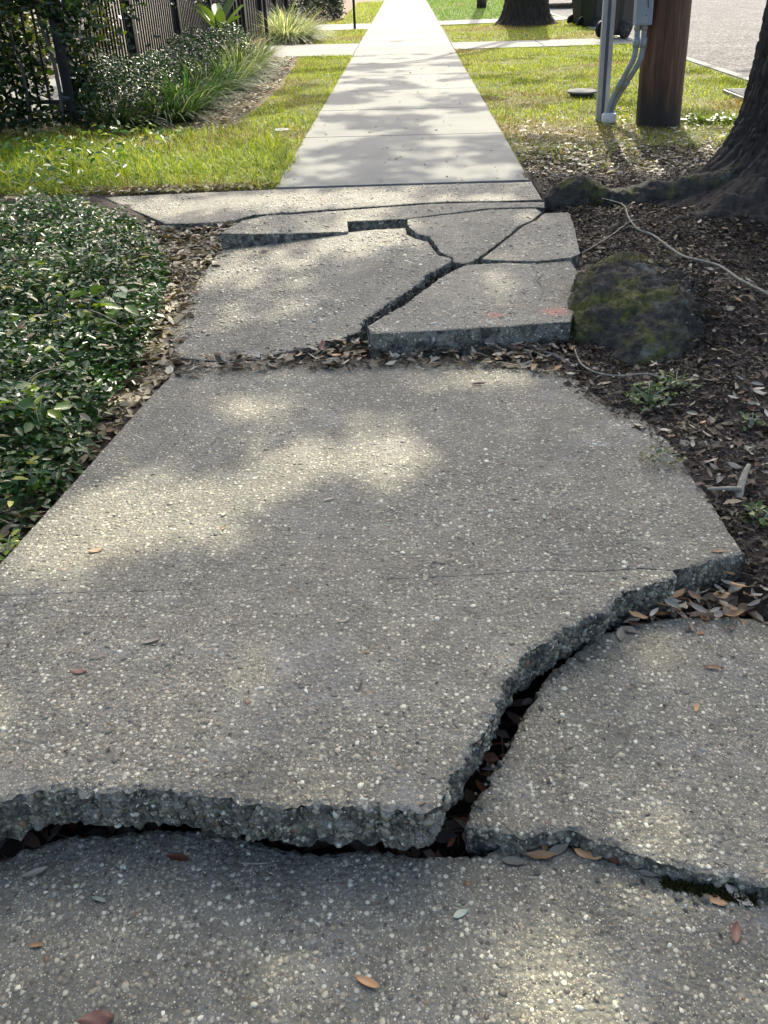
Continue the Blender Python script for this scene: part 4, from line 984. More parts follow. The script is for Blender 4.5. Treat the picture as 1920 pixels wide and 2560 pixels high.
# valve lid standing proud of the turf, small sprinkler lid, drain grate
vl = empty('access_cover', (1.81, 10.06, 0)); tag(vl, 'round grey access cover standing proud of the lawn near the steel post', 'access cover')
lathe('riser', [(.125, -.06), (.125, .03)], M['rubber'], vl, 30); lathe('lid', [(.14, .028), (.156, .036), (.156, .05), (.14, .056), (.02, .06)], M['lid'], vl, 36)
sl = empty('sprinkler_cover', (-1.10, 8.31, 0)); tag(sl, 'small round pale sprinkler cover in the left lawn strip', 'sprinkler cover')
lathe('ring', [(.062, -.02), (.066, .006), (.05, .009)], M['paving'], sl, 24); lathe('lid', [(.047, .0), (.047, .010), (.01, .012)], M['lid'], sl, 20)
dg = empty('drain_cover', (3.46, 9.72, 0)); tag(dg, 'grey ribbed drain cover set in the lawn behind the oak trunk', 'drain cover')
box('plate', (0, 0, .0), (.42, .7, .05), M['iron'], dg, None, .006)
for k in range(9): box('rib', (0, -.3+.075*k, .030), (.38, .02, .012), M['iron'], dg, Matrix.Rotation(.0, 3, 'Z'), .002)

# ------------------------------------------------------------------ trash carts
def cart(loc, rz, mat, label, s=1.0):
    e = empty('trash_cart', loc, rz); e.scale = (s, s, s); tag(e, label, 'trash cart', 'trash carts by the kerb')
    bm = bmesh.new(); lv = [(.17, .16, .05), (.19, .19, .12), (.25, .27, .60), (.285, .33, .96), (.30, .345, 1.0)]
    prev = None; cyo = [0.02, .02, .0, -.02, -.02]
    for (hx, hy, z), oy in zip(lv, cyo):
        c = .05; ring = [bm.verts.new((x, y+oy, z)) for x, y in [(-hx+c, -hy), (hx-c, -hy), (hx, -hy+c), (hx, hy-c), (hx-c, hy), (-hx+c, hy), (-hx, hy-c), (-hx, -hy+c)]]
        if prev:
            for i in range(8): bm.faces.new((prev[i], prev[(i+1) % 8], ring[(i+1) % 8], ring[i]))
        else: bm.faces.new(ring[::-1])
        prev = ring
    bm.faces.new(prev); link('body', bm_mesh(bm, 'body', mat), e)
    box('rim', (0, -.02, 1.0), (.63, .72, .03), mat, e, None, .008)
    ld = box('lid', (0, -.03, 1.045), (.64, .76, .06), mat, e, None, .02); box('hinge', (0, .36, 1.03), (.5, .04, .05), mat, ld, None, .01)
    tube('handle', [(-.24, .34, .98), (-.24, .41, .98), (.24, .41, .98), (.24, .34, .98)], [.014]*4, M['rubber'], e, 8, 4)
    tube('axle', [(-.28, .16, .135), (.28, .16, .135)], [.012, .012], M['galv'], e, 8, 1)
    for sx in (-1, 1):
        w = lathe('wheel', [(.09, -.03), (.125, -.03), (.135, -.02), (.135, .02), (.125, .03), (.09, .03)], M['rubber'], e, 28, (sx*.27, .16, .135), rot=(0, math.pi/2, 0))
        lathe('rim', [(.088, -.022), (.088, .033), (.06, .034), (.03, .04), (.02, .05)], M['cart'], w, 24, (0, 0, 0) if sx > 0 else (0, 0, 0), rot=(0, 0, 0) if sx > 0 else (math.pi, 0, 0))
        for q in range(6):
            a = q*math.pi/3; box('spoke', (.06*math.cos(a), .06*math.sin(a), sx*.036), (.07, .014, .012), M['rubber'], w, Matrix.Rotation(a, 3, 'Z'), 0)
    return e
cart((3.78, 17.9, .0), math.radians(128), M['cart'], 'brown-black wheeled trash cart on the side walk, largest and closest to the steel post')
cart((4.02, 21.4, -.1), math.radians(118), M['cart_green'], 'dark green wheeled trash cart just behind the largest brown-black one')
cart((3.98, 22.5, -.1), math.radians(114), M['cart_green'], 'dark green wheeled trash cart farthest along, nearest the large oak')

# thin black post on the left
tp = empty('metal_post', (-1.17, 22.8, 0)); tag(tp, 'thin black metal post at the edge of the garden path', 'post')
tube('shaft', [(0, 0, -.05), (-.015, 0, 1.2), (-.03, 0, 2.3)], [.028]*3, M['black'], tp, 12, 4); lathe('cap', [(.035, 2.3), (.035, 2.32), (.01, 2.34)], M['black'], tp, 12, (-.03, 0, 0))
tp2 = empty('metal_post', (-2.62, 18.75, 0)); tag(tp2, 'black square post in front of the board fence by the gate path', 'post')
box('shaft', (0, 0, .9), (.06, .06, 1.9), M['black'], tp2); box('cap', (0, 0, 1.86), (.08, .08, .03), M['black'], tp2)

# ------------------------------------------------------------------ parked car at the far kerb
car = empty('parked_car', (5.35, 34.8, -.1)); tag(car, 'dark car parked at the kerb beyond the carts, only its lower rear in view', 'car')
bm = bmesh.new(); sec = [(-2.2, .5, .86, .80), (-2.15, .3, .98, .86), (-1.2, .22, 1.02, .9), (1.2, .22, 1.0, .9), (2.0, .3, .86, .86), (2.2, .42, .7, .76)]
prev = None
for y_, z0, z1, hw in sec:
    r_ = [bm.verts.new((sx*w, y_, z)) for sx, w, z in [(-1, hw-.06, z0), (-1, hw, z0+.15), (-1, hw, z1-.12), (-1, hw-.08, z1), (1, hw-.08, z1), (1, hw, z1-.12), (1, hw, z0+.15), (1, hw-.06, z0)]]
    if prev:
        for i in range(8): bm.faces.new((prev[i], prev[(i+1) % 8], r_[(i+1) % 8], r_[i]))
    else: bm.faces.new(r_)
    prev = r_
bm.faces.new(prev[::-1]); bmesh.ops.recalc_face_normals(bm, faces=bm.faces[:]); bmesh.ops.bevel(bm, geom=bm.edges[:], offset=.03, segments=2, affect='EDGES')
link('body', bm_mesh(bm, 'body', M['carpaint'], True), car)
bm = bmesh.new(); a = [bm.verts.new(p) for p in [(-.8, -1.9, .98), (.8, -1.9, .98), (.82, 1.2, .99), (-.82, 1.2, .99)]]; b_ = [bm.verts.new(p) for p in [(-.6, -1.4, 1.48), (.6, -1.4, 1.48), (.62, .3, 1.5), (-.62, .3, 1.5)]]
bm.faces.new(b_)
for i in range(4): bm.faces.new((a[i], a[(i+1) % 4], b_[(i+1) % 4], b_[i]))
bmesh.ops.recalc_face_normals(bm, faces=bm.faces[:]); link('cabin', bm_mesh(bm, 'cabin', M['glass']), car)
box('bumper', (0, -2.2, .48), (1.62, .14, .26), M['carpaint'], car, None, .04)
for sx in (-1, 1):
    box('tail_lamp', (sx*.62, -2.19, .78), (.26, .06, .14), M['red'], car, None, .015)
    for y_ in (-1.35, 1.4):
        w = lathe('wheel', [(.22, -.1), (.31, -.1), (.33, -.07), (.33, .07), (.31, .1), (.22, .1)], M['rubber'], car, 30, (sx*.80, y_, .33), rot=(0, math.pi/2, 0)); lathe('rim', [(.215, -.08), (.215, .09), (.1, .085), (.04, .1)], M['chrome'], w, 24, rot=(0, 0, 0) if sx > 0 else (math.pi, 0, 0))

# ------------------------------------------------------------------ leaf litter, twigs, weeds
def litter(name, label, poly, dens, cols, pr, L, zfun, lift=.012, tilt=.35, mask=None):
    x, y = sample(poly, dens)
    if mask is not None:
        k = mask(x, y); x, y = x[k], y[k]
    n = len(x); z = zfun(x, y)+rng.uniform(.001, lift, n)
    N = norm(np.stack([rng.normal(0, tilt, n), rng.normal(0, tilt, n), np.ones(n)], 1)); D = rdir(n, .12)
    Ls = L*np.clip(np.exp(rng.normal(-.1, .38, n)), .4, 1.6); tw = rng.uniform(0, 1, n) < .14; Ls = np.where(tw, Ls*1.9, Ls); wr_ = np.where(tw, .05, rng.uniform(.26, .6, n))
    V, F = leaf_cloud(np.stack([x, y, z], 1), D, N, Ls, Ls*wr_, rng.uniform(-.1, .4, n), rng.uniform(-.4, .7, n))
    return tag(link(name, mesh(name, V, F, M['dry'], False, np.repeat(pick(cols, n, pr, .3), 6, 0))), label, 'leaf litter', None, 'stuff')
DC = [(.050, .036, .021), (.105, .080, .047), (.22, .18, .115), (.40, .36, .26), (.12, .065, .026)]; DP = [.34, .27, .2, .1, .09]
rsoil = [(.86, .95), (1.6, .9), (2.4, 3.0), (3.0, 5.0), (3.0, 7.3), (XR+.02, 7.0), (XR+.02, 5.4), (.82, 4.5), (.68, 4.2), (.56, 3.35), (.52, 2.95)]+[(p.x, p.y) for p in reversed(SRE)]
litter('leaf_litter', 'dark mulch scattered with small dry leaves around the oak roots', rsoil, 850, DC, [.42, .26, .17, .10, .05], .031, ground_h, .016)
mdx = [(.018, .0135, .009), (.034, .026, .016), (.056, .043, .027)]
litter('mulch', 'dark shredded mulch under the oak', rsoil, 11000, mdx, None, .017, ground_h, .012, .5)
lstrip = [(p.x, p.y) for p in [ud(x, y, .01) for x, y in [(0, 1215), (60, 1140), (180, 1005), (300, 868), (365, 795), (400, 690), (445, 590), (475, 540), (478, 505), (520, 480), (350, 485), (330, 470), (300, 600), (260, 700), (180, 830), (60, 1020), (0, 1110), (-80, 1200)]]]
LC2 = [(.105, .083, .048), (.22, .18, .105), (.35, .30, .19), (.47, .43, .31), (.16, .085, .035)]
litter('leaf_litter', 'strip of pale dry leaves between ground cover and slabs', lstrip, 4200, LC2, [.25, .3, .25, .12, .08], .042, ground_h, .022)
gap = [(p.x, p.y) for p in [ud(x, y, .0) for x, y in [(360, 800), (470, 782), (600, 768), (760, 745), (800, 752), (1000, 752), (1180, 738), (1230, 760), (1290, 800), (1230, 822), (1100, 800), (900, 794), (700, 800), (500, 806), (400, 822)]]]
litter('leaf_litter', 'dry leaves packed along the foot of the raised slabs with the diagonal crack', gap, 2600, DC, [.4, .28, .17, .08, .07], .040, lambda x, y: np.full(len(x), .0), .03)
trn = [(-.75, .8), (-.75, 1.08), (.02, .98), (.06, .80)]
litter('leaf_litter', 'dark leaves lying in the hollow under the big raised slab', trn, 2600, [(.09, .055, .035), (.13, .09, .06), (.18, .15, .12), (.16, .07, .03)], None, .04, lambda x, y: np.full(len(x), -.115), .05, .6)
ck = [(p.x, p.y) for p in [ud(x, y, -.05) for x, y in [(930, 1840), (1000, 1840), (1090, 1640), (1200, 1470), (1300, 1390), (1230, 1390), (1120, 1540), (1000, 1720)]]]
litter('leaf_litter', 'shadowed leaves at the bottom of the wide diagonal crack', ck, 3400, [(.09, .055, .035), (.13, .09, .06), (.20, .17, .14), (.15, .06, .03)], None, .045, lambda x, y: np.full(len(x), -.115), .06, .6)
heap = [(p.x, p.y) for p in [ud(x, y, -.01) for x, y in [(1270, 1410), (1330, 1350), (1420, 1310), (1520, 1265), (1620, 1215), (1750, 1230), (1750, 1380), (1659, 1365), (1500, 1362), (1380, 1378), (1300, 1400)]]]
litter('leaf_litter', 'brown leaf heap packed between the pointed slab and the tilted corner slab', heap, 3600, [(.09, .06, .04), (.16, .12, .08), (.26, .21, .15), (.28, .15, .06)], None, .038, lambda x, y: np.full(len(x), -.024), .026, .4)
ledge = [(p.x, p.y) for p in [ud(x, y, -.01) for x, y in [(140, 415), (600, 400), (600, 408), (330, 424), (160, 424)]]]
litter('leaf_litter', 'small dry leaves along the seam between long grass and pale slab', ledge, 2200, LC2, None, .035, lambda x, y: np.full(len(x), .008), .012)
bedl = [(-1.66, 7.8), (-1.6, 9.8), (-1.58, 12), (-1.78, 15.9), (-2.4, 15.9), (-2.3, 8.2)]
litter('leaf_litter', 'dry leaves on the bare bed edge under the arching grass', bedl, 900, LC2, None, .05, ground_h, .015)
lr = [(XR+.03, 6.0), (XR+.05, 9.0), (2.4, 9.2), (3.5, 8.2), (3.2, 6.0)]
litter('leaf_litter', 'pale dry leaves sprinkled in thin turf around the pole', lr, 800, [(.20, .15, .09), (.34, .28, .2), (.46, .41, .33)], None, .04, ground_h, .02, mask=lambda x, y: rng.uniform(0, 1, len(x)) < np.clip((9-y)/2.5, .06, 1))

# single fallen leaves: one shared mesh per kind
def leaf_mesh(name, mat, L=1.0, W=.42, fold=.1, curl=.25, wav=.05, m=7):
    V = []; F = []
    for i in range(m+1):
        t_ = i/m; w = W*(math.sin(math.pi*(.03+.94*t_))**.75)*(1-.15*t_); z = curl*(t_-.45)**2*L
        for s in (-1, -.5, 0, .5, 1): V.append(((t_-.5)*L, s*w*.5+.04*math.sin(t_*3), z+fold*W*abs(s)**1.4+wav*W*math.sin(t_*9+s*3)*abs(s)))
    for i in range(m):
        for s in range(4): F.append((i*5+s, i*5+s+1, i*5+s+6, i*5+s+5))
    b = len(V); V += [(-.5*L, -.012, .0+curl*.2), (-.5*L, .012, curl*.2), (-.64*L, 0, curl*.35)]; F.append((b, b+1, b+2))
    zmin = min(v[2] for v in V); V = [(v[0], v[1], v[2]-zmin) for v in V]
    return mesh(name, V, F, M[mat], True)
LM = {}
for kk in ('lf_pale', 'lf_grey', 'lf_tan', 'lf_brown', 'lf_green'):
    LM[kk] = [leaf_mesh('fallen_leaf', kk, 1, w, fo, cu, wv) for w, fo, cu, wv in ((.42, .10, .25, .04), (.36, .22, .5, .07), (.5, -.05, .35, .08), (.30, .3, .2, .05))]
def put_leaf(p, L, kind, label, group=None, rz=None, var=None, tilt=.12):
    o = link('fallen_leaf', LM[kind][random.randrange(4) if var is None else var]); o.location = p; o.scale = (L, L, L)
    o.rotation_euler = (random.gauss(0, tilt), random.gauss(0, tilt), random.uniform(0, 6.28) if rz is None else rz)
    return tag(o, label, 'leaf', group)
def on_slab(i, x, y, dz=.002):
    q = on_plane(x*K, y*K, SLABS[i][2]); q.z += dz; return q
rad = math.radians
for (si, x, y_, L, kd, rz, lab) in [
    (2, 385, 1856, .040, 'lf_brown', -.25, 'red-brown leaf lying flat on the low front slab under the jagged edge'),
    (2, 78, 1890, .040, 'lf_grey', .4, 'grey leaf pair on the low front slab, left of the red-brown leaf'),
    (2, 215, 1947, .026, 'lf_green', -.3, 'small pale green leaf on the low front slab'),
    (2, 80, 2045, .024, 'lf_tan', .1, 'small tan leaf on the low front slab near a pale green leaf'),
    (2, 795, 2128, .040, 'lf_tan', -.5, 'curled tan leaf on the low front slab, away from any edge'),
    (2, 1590, 2017, .036, 'lf_brown', 1.2, 'crumpled red-brown leaf on the low front slab beyond its lit patch'),
    (2, 1110, 1864, .040, 'lf_grey', -.1, 'pale grey leaf at the foot of the tilted corner slab, leftmost of the row there'),
    (2, 1168, 1853, .046, 'lf_tan', -.1, 'orange-tan leaf at the foot of the tilted corner slab'),
    (2, 1270, 1848, .044, 'lf_tan', -.3, 'brown leaf in the middle of the row below the tilted corner slab'),
    (2, 1335, 1862, .036, 'lf_brown', -.3, 'dark brown leaf under the rim of the tilted corner slab'),
    (2, 1205, 1840, .042, 'lf_grey', .5, 'long grey leaf leaning on the rim of the tilted corner slab'),
    (2, 1400, 1890, .030, 'lf_pale', -.3, 'pale leaf below the rim of the corner slab, next to moss'),
    (2, 1545, 1948, .036, 'lf_tan', -.5, 'tan leaf at the right end of the rim below the corner slab'),
    (2, 1595, 1938, .046, 'lf_pale', -.8, 'long pale leaf at the right end of the rim below the corner slab'),
    (2, 1180, 1828, .03, 'lf_tan', 1.2, 'upright brown leaf tucked under the corner slab rim'),
    (2, 210, 2206, .05, 'lf_brown', .1, 'red-edged leaf cut by the near edge of the view on the low slab'),
    (2, 995, 1976, .026, 'lf_green', .5, 'small olive leaf on the low front slab below the crack'),
    (3, 1540, 1445, .036, 'lf_tan', -.2, 'golden tan leaf lying alone on the tilted corner slab'),
    (3, 1505, 1530, .024, 'lf_tan', 1.1, 'small orange leaf on the tilted corner slab'),
    (3, 1342, 1372, .044, 'lf_grey', 1.3, 'grey pointed leaf standing at the back edge of the corner slab'),
    (0, 170, 1453, .032, 'lf_brown', .05, 'dull brown leaf on the big raised slab, left side'),
    (0, 327, 1387, .034, 'lf_pale', .5, 'narrow pale leaf on the big raised slab below the hairline joint'),
    (0, 742, 1343, .022, 'lf_pale', .3, 'small whitish leaf on the big raised slab right below the hairline joint'),
    (0, 920, 1250, .022, 'lf_pale', 1.2, 'whitish oval leaf on the hairline joint of the big raised slab'),
    (1, 955, 1215, .036, 'lf_grey', -.05, 'rolled dark grey leaf just behind the hairline joint'),
    (1, 1176, 1118, .024, 'lf_green', 1.5, 'round pale yellow-green leaf standing out on the wide slab'),
    (1, 483, 1112, .022, 'lf_pale', 1.4, 'pale leaf upright in the sunlit streak on the wide slab'),
    (1, 484, 1142, .020, 'lf_tan', 1.2, 'small pinkish tan leaf in the sunlit streak on the wide slab'),
    (1, 710, 1080, .030, 'lf_pale', .4, 'narrow pale leaf on the wide slab past the sunlit streak'),
    (1, 205, 1192, .034, 'lf_tan', .3, 'thin tan leaf in the brightest sun on the wide slab'),
    (1, 460, 958, .022, 'lf_pale', .8, 'pale leaf in the shaded left part of the wide slab'),
    (1, 1552, 1193, .034, 'lf_tan', -.1, 'thin brown leaf on the pointed right corner of the wide slab'),
    (1, 1035, 832, .045, 'lf_brown', .1, 'dark curled leaf near the back of the wide slab'),
    (1, 1148, 786, .040, 'lf_pale', 1.4, 'bright pale round leaf at the back edge of the wide slab'),
    (4, 820, 687-60, .03, 'lf_pale', .5, 'pale leaf on the large tilted slab'),
    (4, 815, 692-4, .03, 'lf_grey', .5, 'grey leaf on the large tilted slab by the diagonal crack'),
    (4, 570, 546, .05, 'lf_pale', .1, 'pale leaf at the foot of the thick dark left edge'),
    (7, 1165, 492, .03, 'lf_pale', .6, 'white leaf on the small clean-cornered slab at the root'),
    (7, 1165, 566, .04, 'lf_pale', .5, 'long pale leaf on the crack below the clean-cornered slab')]:
    put_leaf(on_slab(si, x, y_), L, kd, lab, None, rz, None, .06)
kinds = ['lf_grey', 'lf_pale', 'lf_tan', 'lf_brown']; kp = [.42, .3, .18, .10]
def scatter(n, poly, z, L, label, group, tilt=.3, zr=.02, kp=kp):
    c = 0
    P = np.array(poly); a, b = P.min(0), P.max(0)
    while c < n:
        x, y_ = random.uniform(a[0], b[0]), random.uniform(a[1], b[1])
        if not inpoly(np.array([x]), np.array([y_]), poly)[0]: continue
        zz = (ground_h(np.array([x]), np.array([y_]))[0] if z is None else z)+random.uniform(.004, zr)
        put_leaf((x, y_, zz), L*random.uniform(.65, 1.25), str(np.random.default_rng(c*7+n).choice(kinds, p=kp)), label, group, None, None, tilt); c += 1
pg = lambda pts, z=0.0: [(p.x, p.y) for p in [ud(x, y, z) for x, y in pts]]
scatter(60, pg([(1300, 1385), (1330, 1345), (1420, 1310), (1520, 1265), (1659, 1200), (1720, 1300), (1720, 1360), (1659, 1345), (1520, 1340), (1420, 1350)]), .0, .038, 'dry leaf in the heap behind the tilted corner slab', 'leaf heap behind the corner slab', .3, .03, [.38, .2, .34, .08])
scatter(75, gap, .008, .042, 'dry leaf in the drift below the raised slab with the orange spot', 'leaf drift below the raised slabs', .3, .025)
scatter(70, pg([(1330, 860), (1659, 820), (1700, 1150), (1610, 1180), (1500, 1000), (1400, 905)], .03), None, .033, 'dry leaf on the dark mulch beside the wide slab', 'leaves on the mulch beside the wide slab', .3, .02, [.4, .42, .12, .06])
scatter(40, pg([(1480, 560), (1659, 640), (1659, 800), (1480, 800), (1380, 820), (1500, 700)], .03), None, .036, 'pale leaf on the mulch right of the mossy root mound', 'leaves right of the mossy mound', .3, .02, [.3, .6, .06, .04])

def stick(name, label, pts, radii, mat='stick', cat='twig', rough=.25):
    e = tube(name, pts, radii, M[mat], None, 8, 8, rough, 40); return tag(e, label, cat)
sp = [ud(x, y, z) for x, y, z in [(1300, 428, .12), (1345, 442, .15), (1358, 470, .13), (1378, 495, .11), (1410, 508, .10), (1440, 530, .09), (1475, 553, .09), (1510, 562, .095), (1555, 575, .10), (1600, 605, .11), (1659, 635, .11), (1760, 690, .10)]]
stick('fallen_branch', 'long thin pale wavy branch lying over the roots beside the mossy mound', sp, [.0015, .003, .0038, .0042, .005, .0046, .0056, .005, .006, .0056, .0066, .007])
yt = empty('forked_twig', (0, 0, 0)); tag(yt, 'forked grey twig on the mulch beside the wide slab', 'twig')
a = [ud(x, y, z) for x, y, z in [(1617, 1005, .09), (1605, 1035, .075), (1598, 1062, .06), (1596, 1078, .05)]]; b = [ud(x, y, z) for x, y, z in [(1601, 1058, .068), (1570, 1055, .072), (1528, 1056, .068)]]
tube('stem', a, [.006, .0085, .010, .007], M['stick'], yt, 9, 6, .25, 60); tube('branch', b, [.008, .006, .003], M['stick'], yt, 8, 6, .25, 60)
stick('thin_vine_stem', 'thin pale curved stem trailing below the mossy mound', [ud(x, y, z) for x, y, z in [(1240, 750, .03), (1255, 785, .03), (1290, 805, .04), (1340, 812, .04), (1400, 808, .05), (1470, 830, .05)]], [.002, .003, .003, .003, .003, .002])
stick('thin_vine_stem', 'thin stem from the clean-cornered slab across the mulch', [ud(x, y, z) for x, y, z in [(1255, 548, .06), (1310, 515, .07), (1345, 490, .08), (1365, 475, .1)]], [.002, .003, .003, .002])
stick('twig', 'short pale twig on the slab with the orange spot', [on_slab(5, x, y, .003) for x, y in [(1175, 592), (1160, 605), (1172, 622), (1165, 650)]], [.0015, .002, .002, .001])
stick('twig', 'thick dark twig in the leaf drift near the mossy mound', [ud(x, y, .02) for x, y in [(1160, 755), (1200, 770), (1240, 790)]], [.006, .007, .005], 'dark_twig')
stick('twig', 'thin grey twig on the low front slab below the jagged edge', [on_slab(2, x, y, .003) for x, y in [(520, 1866), (550, 1868), (580, 1866)]], [.0016, .002, .0012])
def weed(loc, n, r, h, cols, label, L=.022):
    a = rng.uniform(0, 6.283, n); q = np.sqrt(rng.uniform(0, 1, n))*r
    P = np.stack([loc[0]+q*np.cos(a), loc[1]+q*np.sin(a), loc[2]+rng.uniform(.1, 1, n)*h*(1-.5*(q/r)**2)], 1)
    e = empty('weed', loc); tag(e, label, 'weed')
    D = rdir(n, .3); N = norm(np.stack([rng.normal(0, .4, n), rng.normal(0, .4, n), np.ones(n)], 1)); Ls = L*rng.uniform(.6, 1.3, n)
    V, F = leaf_cloud(P-np.array(loc), D, N, Ls, Ls*.62, .15, .2)
    link('leaves', mesh('leaves', V, F, M['leaf'], False, np.repeat(pick(cols, n), 6, 0)), e)
    for k in range(5):
        aa = k*1.3; tube('stem', [(0, 0, -.01), (.3*r*math.cos(aa), .3*r*math.sin(aa), h*.4), (.7*r*math.cos(aa), .7*r*math.sin(aa), h*.7)], [.0018, .0015, .001], M['lf_green'], e, 5, 3)
WC = [(.07, .12, .02), (.12, .18, .035), (.05, .09, .02)]
w1 = ud(1400, 855, .05); weed((w1.x, w1.y, .03), 110, .07, .06, WC, 'leafy green weed in front of the mossy mound, left of its pair')
w1 = ud(1460, 830, .05); weed((w1.x, w1.y, .03), 100, .07, .06, WC, 'yellow-green weed in front of the mossy mound, right of its pair')
w1 = ud(1578, 690, .04); weed((w1.x, w1.y, .03), 60, .05, .10, [(.02, .055, .02), (.03, .08, .025)], 'dark green upright weed on the mulch right of the mound')
w1 = ud(1625, 910, .05); weed((w1.x, w1.y, .04), 30, .03, .04, WC, 'tiny green weed on the mulch near the forked twig', .018)
w1 = ud(12, 1188, .04); weed((w1.x, w1.y, .03), 40, .04, .05, [(.25, .28, .03), (.12, .2, .03)], 'bright yellow-green weed at the slab edge below the ground cover')
w1 = ud(940, 742, .0); weed((w1.x, w1.y, .01), 30, .025, .09, [(.02, .06, .02), (.04, .09, .025)], 'small weed growing up the front of the raised slab with the spot', .016)
w1 = ud(1640, 1120, .05); weed((w1.x, w1.y, .04), 70, .05, .05, WC, 'green weed on the mulch by the pointed slab corner')
w1 = ud(1430, 985, .06); weed((w1.x, w1.y, .05), 60, .06, .02, [(.09, .11, .04), (.14, .15, .06)], 'low pale mossy weed at the right edge of the wide slab', .016)
w1 = ud(1500, 262, .0); weed((w1.x, w1.y, .0), 90, .13, .06, [(.12, .19, .02), (.16, .24, .03)], 'low broad-leaved weed beside the wooden pole', .05)
w1 = ud(1560, 262, .0); weed((w1.x, w1.y, .0), 90, .13, .06, [(.12, .19, .02), (.16, .24, .03)], 'low broad-leaved weed between wooden pole and oak trunk', .05)
# moss along the foot of the corner slab
mp = np.array([tuple(ud(x, y, -.02)) for x, y in zip(np.interp(rng.uniform(0, 1, 1600), [0, 1], [1420, 1640]), np.zeros(1600)+1)])
t_ = rng.uniform(0, 1, 2200); xs = 1430+200*t_; ys = 1905+ (xs-1430)*.20+rng.normal(0, 5, 2200)
mp = np.array([tuple(on_slab(2, a, b, .0)) for a, b in zip(xs, ys)]); D = norm(rng.normal(0, .6, (2200, 3))+np.array([0, -.3, 1]))
mm = link('moss', blade_mesh('moss', mp, D, rng.uniform(.004, .012, 2200), rng.uniform(.002, .004, 2200), rng.uniform(.1, .5, 2200), pick([(.03, .035, .012), (.06, .06, .015), (.02, .022, .012)], 2200), M['grass'], 2))
tag(mm, 'dark moss growing along the foot of the tilted corner slab', 'moss', None, 'stuff')
# broad leaves creeping through the shaded end of the long grass
cr = [(p.x, p.y) for p in [ud(x, y, .05) for x, y in [(-80, 412), (120, 412), (260, 380), (330, 320), (420, 285), (300, 278), (100, 285), (-80, 300)]]]
x, y = sample(cr, 150); n = len(x)
leafy('creeping_plant', 'broad green leaves creeping through the long grass by the fence corner', 'ground cover', np.stack([x, y, rng.uniform(.03, .13, n)], 1), [(.06, .13, .03), (.12, .2, .035), (.2, .28, .045)], [.4, .35, .25], .055)['kind'] = 'stuff'
# taller weeds, runners and caught dry leaves in the ground cover bed
for (x_, y_, lab, L_) in [(230, 640, 'taller compound-leaved green weed standing up in the ground cover', .07), (95, 590, 'bright yellow-green seedling in the ground cover near its far end', .06), (70, 860, 'pale green seedling in the ground cover half way along the bed', .05)]:
    w1 = ud(x_, y_, .2); weed((w1.x, w1.y, .12), 26, .10, .14, [(.07, .14, .03), (.11, .2, .035), (.2, .28, .03)], lab, L_)
x, y = sample(GCP, 130); n = len(x)
P = np.stack([x, y, .10+.09*np.clip(polydist(x, y, GCP)/.2, 0, 1)], 1); D = rdir(n, .3); L_ = rng.uniform(.03, .055, n)
V, F = leaf_cloud(P, D, norm(np.stack([rng.normal(0, .4, n), rng.normal(0, .4, n), np.ones(n)], 1)), L_, L_*.4, .2, .3)
tag(link('leaf_litter', mesh('leaf_litter', V, F, M['dry'], False, np.repeat(pick([(.22, .16, .09), (.36, .29, .19), (.3, .3, .06)], n), 6, 0))), 'scattered dry and yellowed leaves caught on the ground cover', 'leaf litter', None, 'stuff')
for i in range(26):
    k = int(rng.integers(0, n)); a_ = rng.uniform(0, 6.28); p = Vector(P[k]); d = Vector((math.cos(a_), math.sin(a_), 0)); 
    tag(tube('runner_stem', [p-d*.10+Vector((0, 0, -.05)), p+Vector((0, 0, .0)), p+d*.10+Vector((0, 0, .015)), p+d*.2+Vector((0, 0, -.03))], [.0016]*4, M['stick'], None, 5, 4), 'thin pale runner stem arching out of the ground cover', 'plant stem', 'runner stems in the ground cover')
# crumbs broken from the slab edges, lying in the cracks
def chip_mesh():
    bm = bmesh.new(); bmesh.ops.create_icosphere(bm, subdivisions=2, radius=1.0)
    sd = random.uniform(0, 50)
    for v in bm.verts: v.co = v.co*(1+.45*noise.noise(v.co*1.3+Vector((sd, 0, 0)))+.15*noise.noise(v.co*4+Vector((sd, 2, 0)))); v.co.z *= .65
    return bm_mesh(bm, 'concrete_crumb', M['old_side'] if random.random() < .3 else M['old'])
CH = [chip_mesh() for _ in range(5)]
def crumbs(n, pts, si, jit, lab, grp):
    for i in range(n):
        k = random.randrange(len(pts)-1); t = random.random(); x_ = pts[k][0]*(1-t)+pts[k+1][0]*t; y_ = pts[k][1]*(1-t)+pts[k+1][1]*t
        q = on_slab(si, x_+random.gauss(0, jit*.3), y_+abs(random.gauss(0, jit)), 0); r = min(.009, .0032*math.exp(random.gauss(0, .5)))
        o = link('concrete_crumb', random.choice(CH)); o.location = (q.x, q.y, q.z+r*.35); o.scale = (r, r*random.uniform(.6, 1), r); o.rotation_euler = (random.gauss(0, .3), random.gauss(0, .3), random.uniform(0, 6.28)); tag(o, lab, 'crumb', grp)
crumbs(34, [(20, 1875), (200, 1812), (450, 1802), (620, 1842), (880, 1856)], 2, 22, 'small concrete crumb on the low front slab under the jagged edge', 'concrete crumbs under the jagged edge')
crumbs(22, [(1060, 1852), (1250, 1872), (1450, 1930), (1640, 1968)], 2, 14, 'small concrete crumb at the foot of the tilted corner slab', 'concrete crumbs below the corner slab')
crumbs(26, [(1020, 1735), (1110, 1590), (1210, 1440), (1290, 1400)], 3, 16, 'small concrete crumb beside the wide crack on the corner slab', 'concrete crumbs along the wide crack')
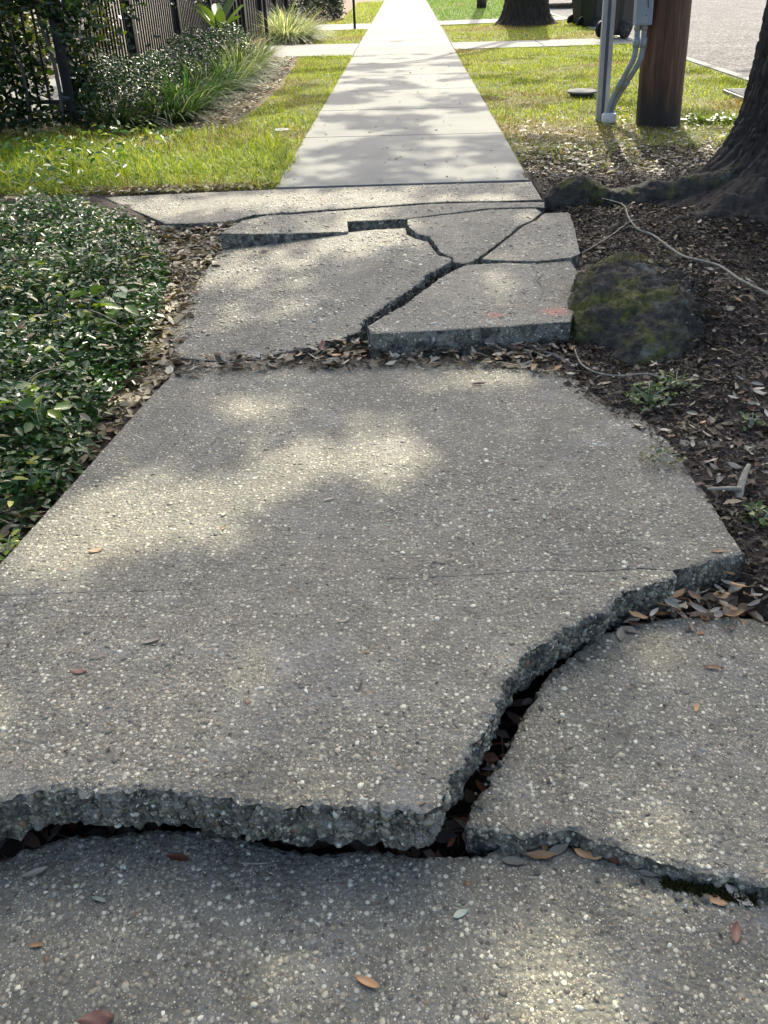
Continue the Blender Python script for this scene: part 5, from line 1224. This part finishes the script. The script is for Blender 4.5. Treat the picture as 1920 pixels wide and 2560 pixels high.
# specks of crushed leaf and grit lying on the slabs
SV, SF, SC, so = [], [], [], 0
for si, cnt in ((0, 130), (1, 260), (2, 110), (3, 110), (4, 120), (5, 90), (6, 30), (7, 30), (8, 40), (9, 70)):
    o, poly, pl = SLABS[si]; x, y = sample(poly, 400)
    if len(x) > cnt: k = rng.choice(len(x), cnt, replace=False); x, y = x[k], y[k]
    n = len(x); P = np.stack([x, y, pl[0]+pl[1]*x+pl[2]*y+.0025], 1); L_ = rng.uniform(.003, .013, n)
    V, F = leaf_cloud(P, rdir(n, .1), norm(np.stack([rng.normal(0, .3, n), rng.normal(0, .3, n), np.ones(n)], 1)), L_, L_*rng.uniform(.12, .6, n), .2, .2)
    SV.append(V); SF.append(F+so); so += len(V); SC.append(np.repeat(pick([(.03, .022, .014), (.07, .05, .03), (.2, .15, .09), (.3, .26, .18)], n, [.45, .25, .18, .12]), 6, 0))
tag(link('debris', mesh('debris', np.concatenate(SV), np.concatenate(SF), M['dry'], False, np.concatenate(SC))), 'specks of crushed leaf and grit strewn over the slabs', 'debris', None, 'stuff')
# grit on the new walk
x = rng.uniform(XL+.03, XR-.03, 260); y = 6.0+rng.uniform(0, 1, 260)**1.3*14; n = 260; L_ = rng.uniform(.008, .04, n)
V, F = leaf_cloud(np.stack([x, y, np.full(n, .004)], 1), rdir(n, .08), norm(np.stack([rng.normal(0, .3, n), rng.normal(0, .3, n), np.ones(n)], 1)), L_, L_*rng.uniform(.15, .5, n), .2, .2)
tag(link('debris', mesh('debris', V, F, M['dry'], False, np.repeat(pick([(.05, .035, .02), (.12, .09, .05), (.25, .2, .12)], n), 6, 0))), 'few dry leaf bits scattered on the new pale walk', 'debris', None, 'stuff')

# mulch and leaves washed over the downhill side of the mound
wgt = np.clip((MV[:, 0]-.90)*5, 0, 1)*(MV[:, 2] > -.02); k = rng.choice(len(MV), 2600, p=wgt/wgt.sum()); P = MV[k]+rng.normal(0, .006, (2600, 3)); n = 2600
nr = norm((P-np.array([.86, 3.25, -.15]))*np.array([1, 1, 1.6])+rng.normal(0, .35, (n, 3))); L_ = .02*np.exp(rng.normal(0, .4, n))
V, F = leaf_cloud(P+nr*.003, rdir(n, .4), nr, L_, L_*rng.uniform(.1, .55, n), .2, .2)
tag(link('mulch', mesh('mulch', V, F, M['dry'], False, np.repeat(pick(mdx+[(.2, .165, .105), (.38, .34, .25)], n, [.3, .32, .26, .08, .04]), 6, 0))), 'dark mulch and small leaves lying over the right side of the mossy mound', 'mulch', None, 'stuff')
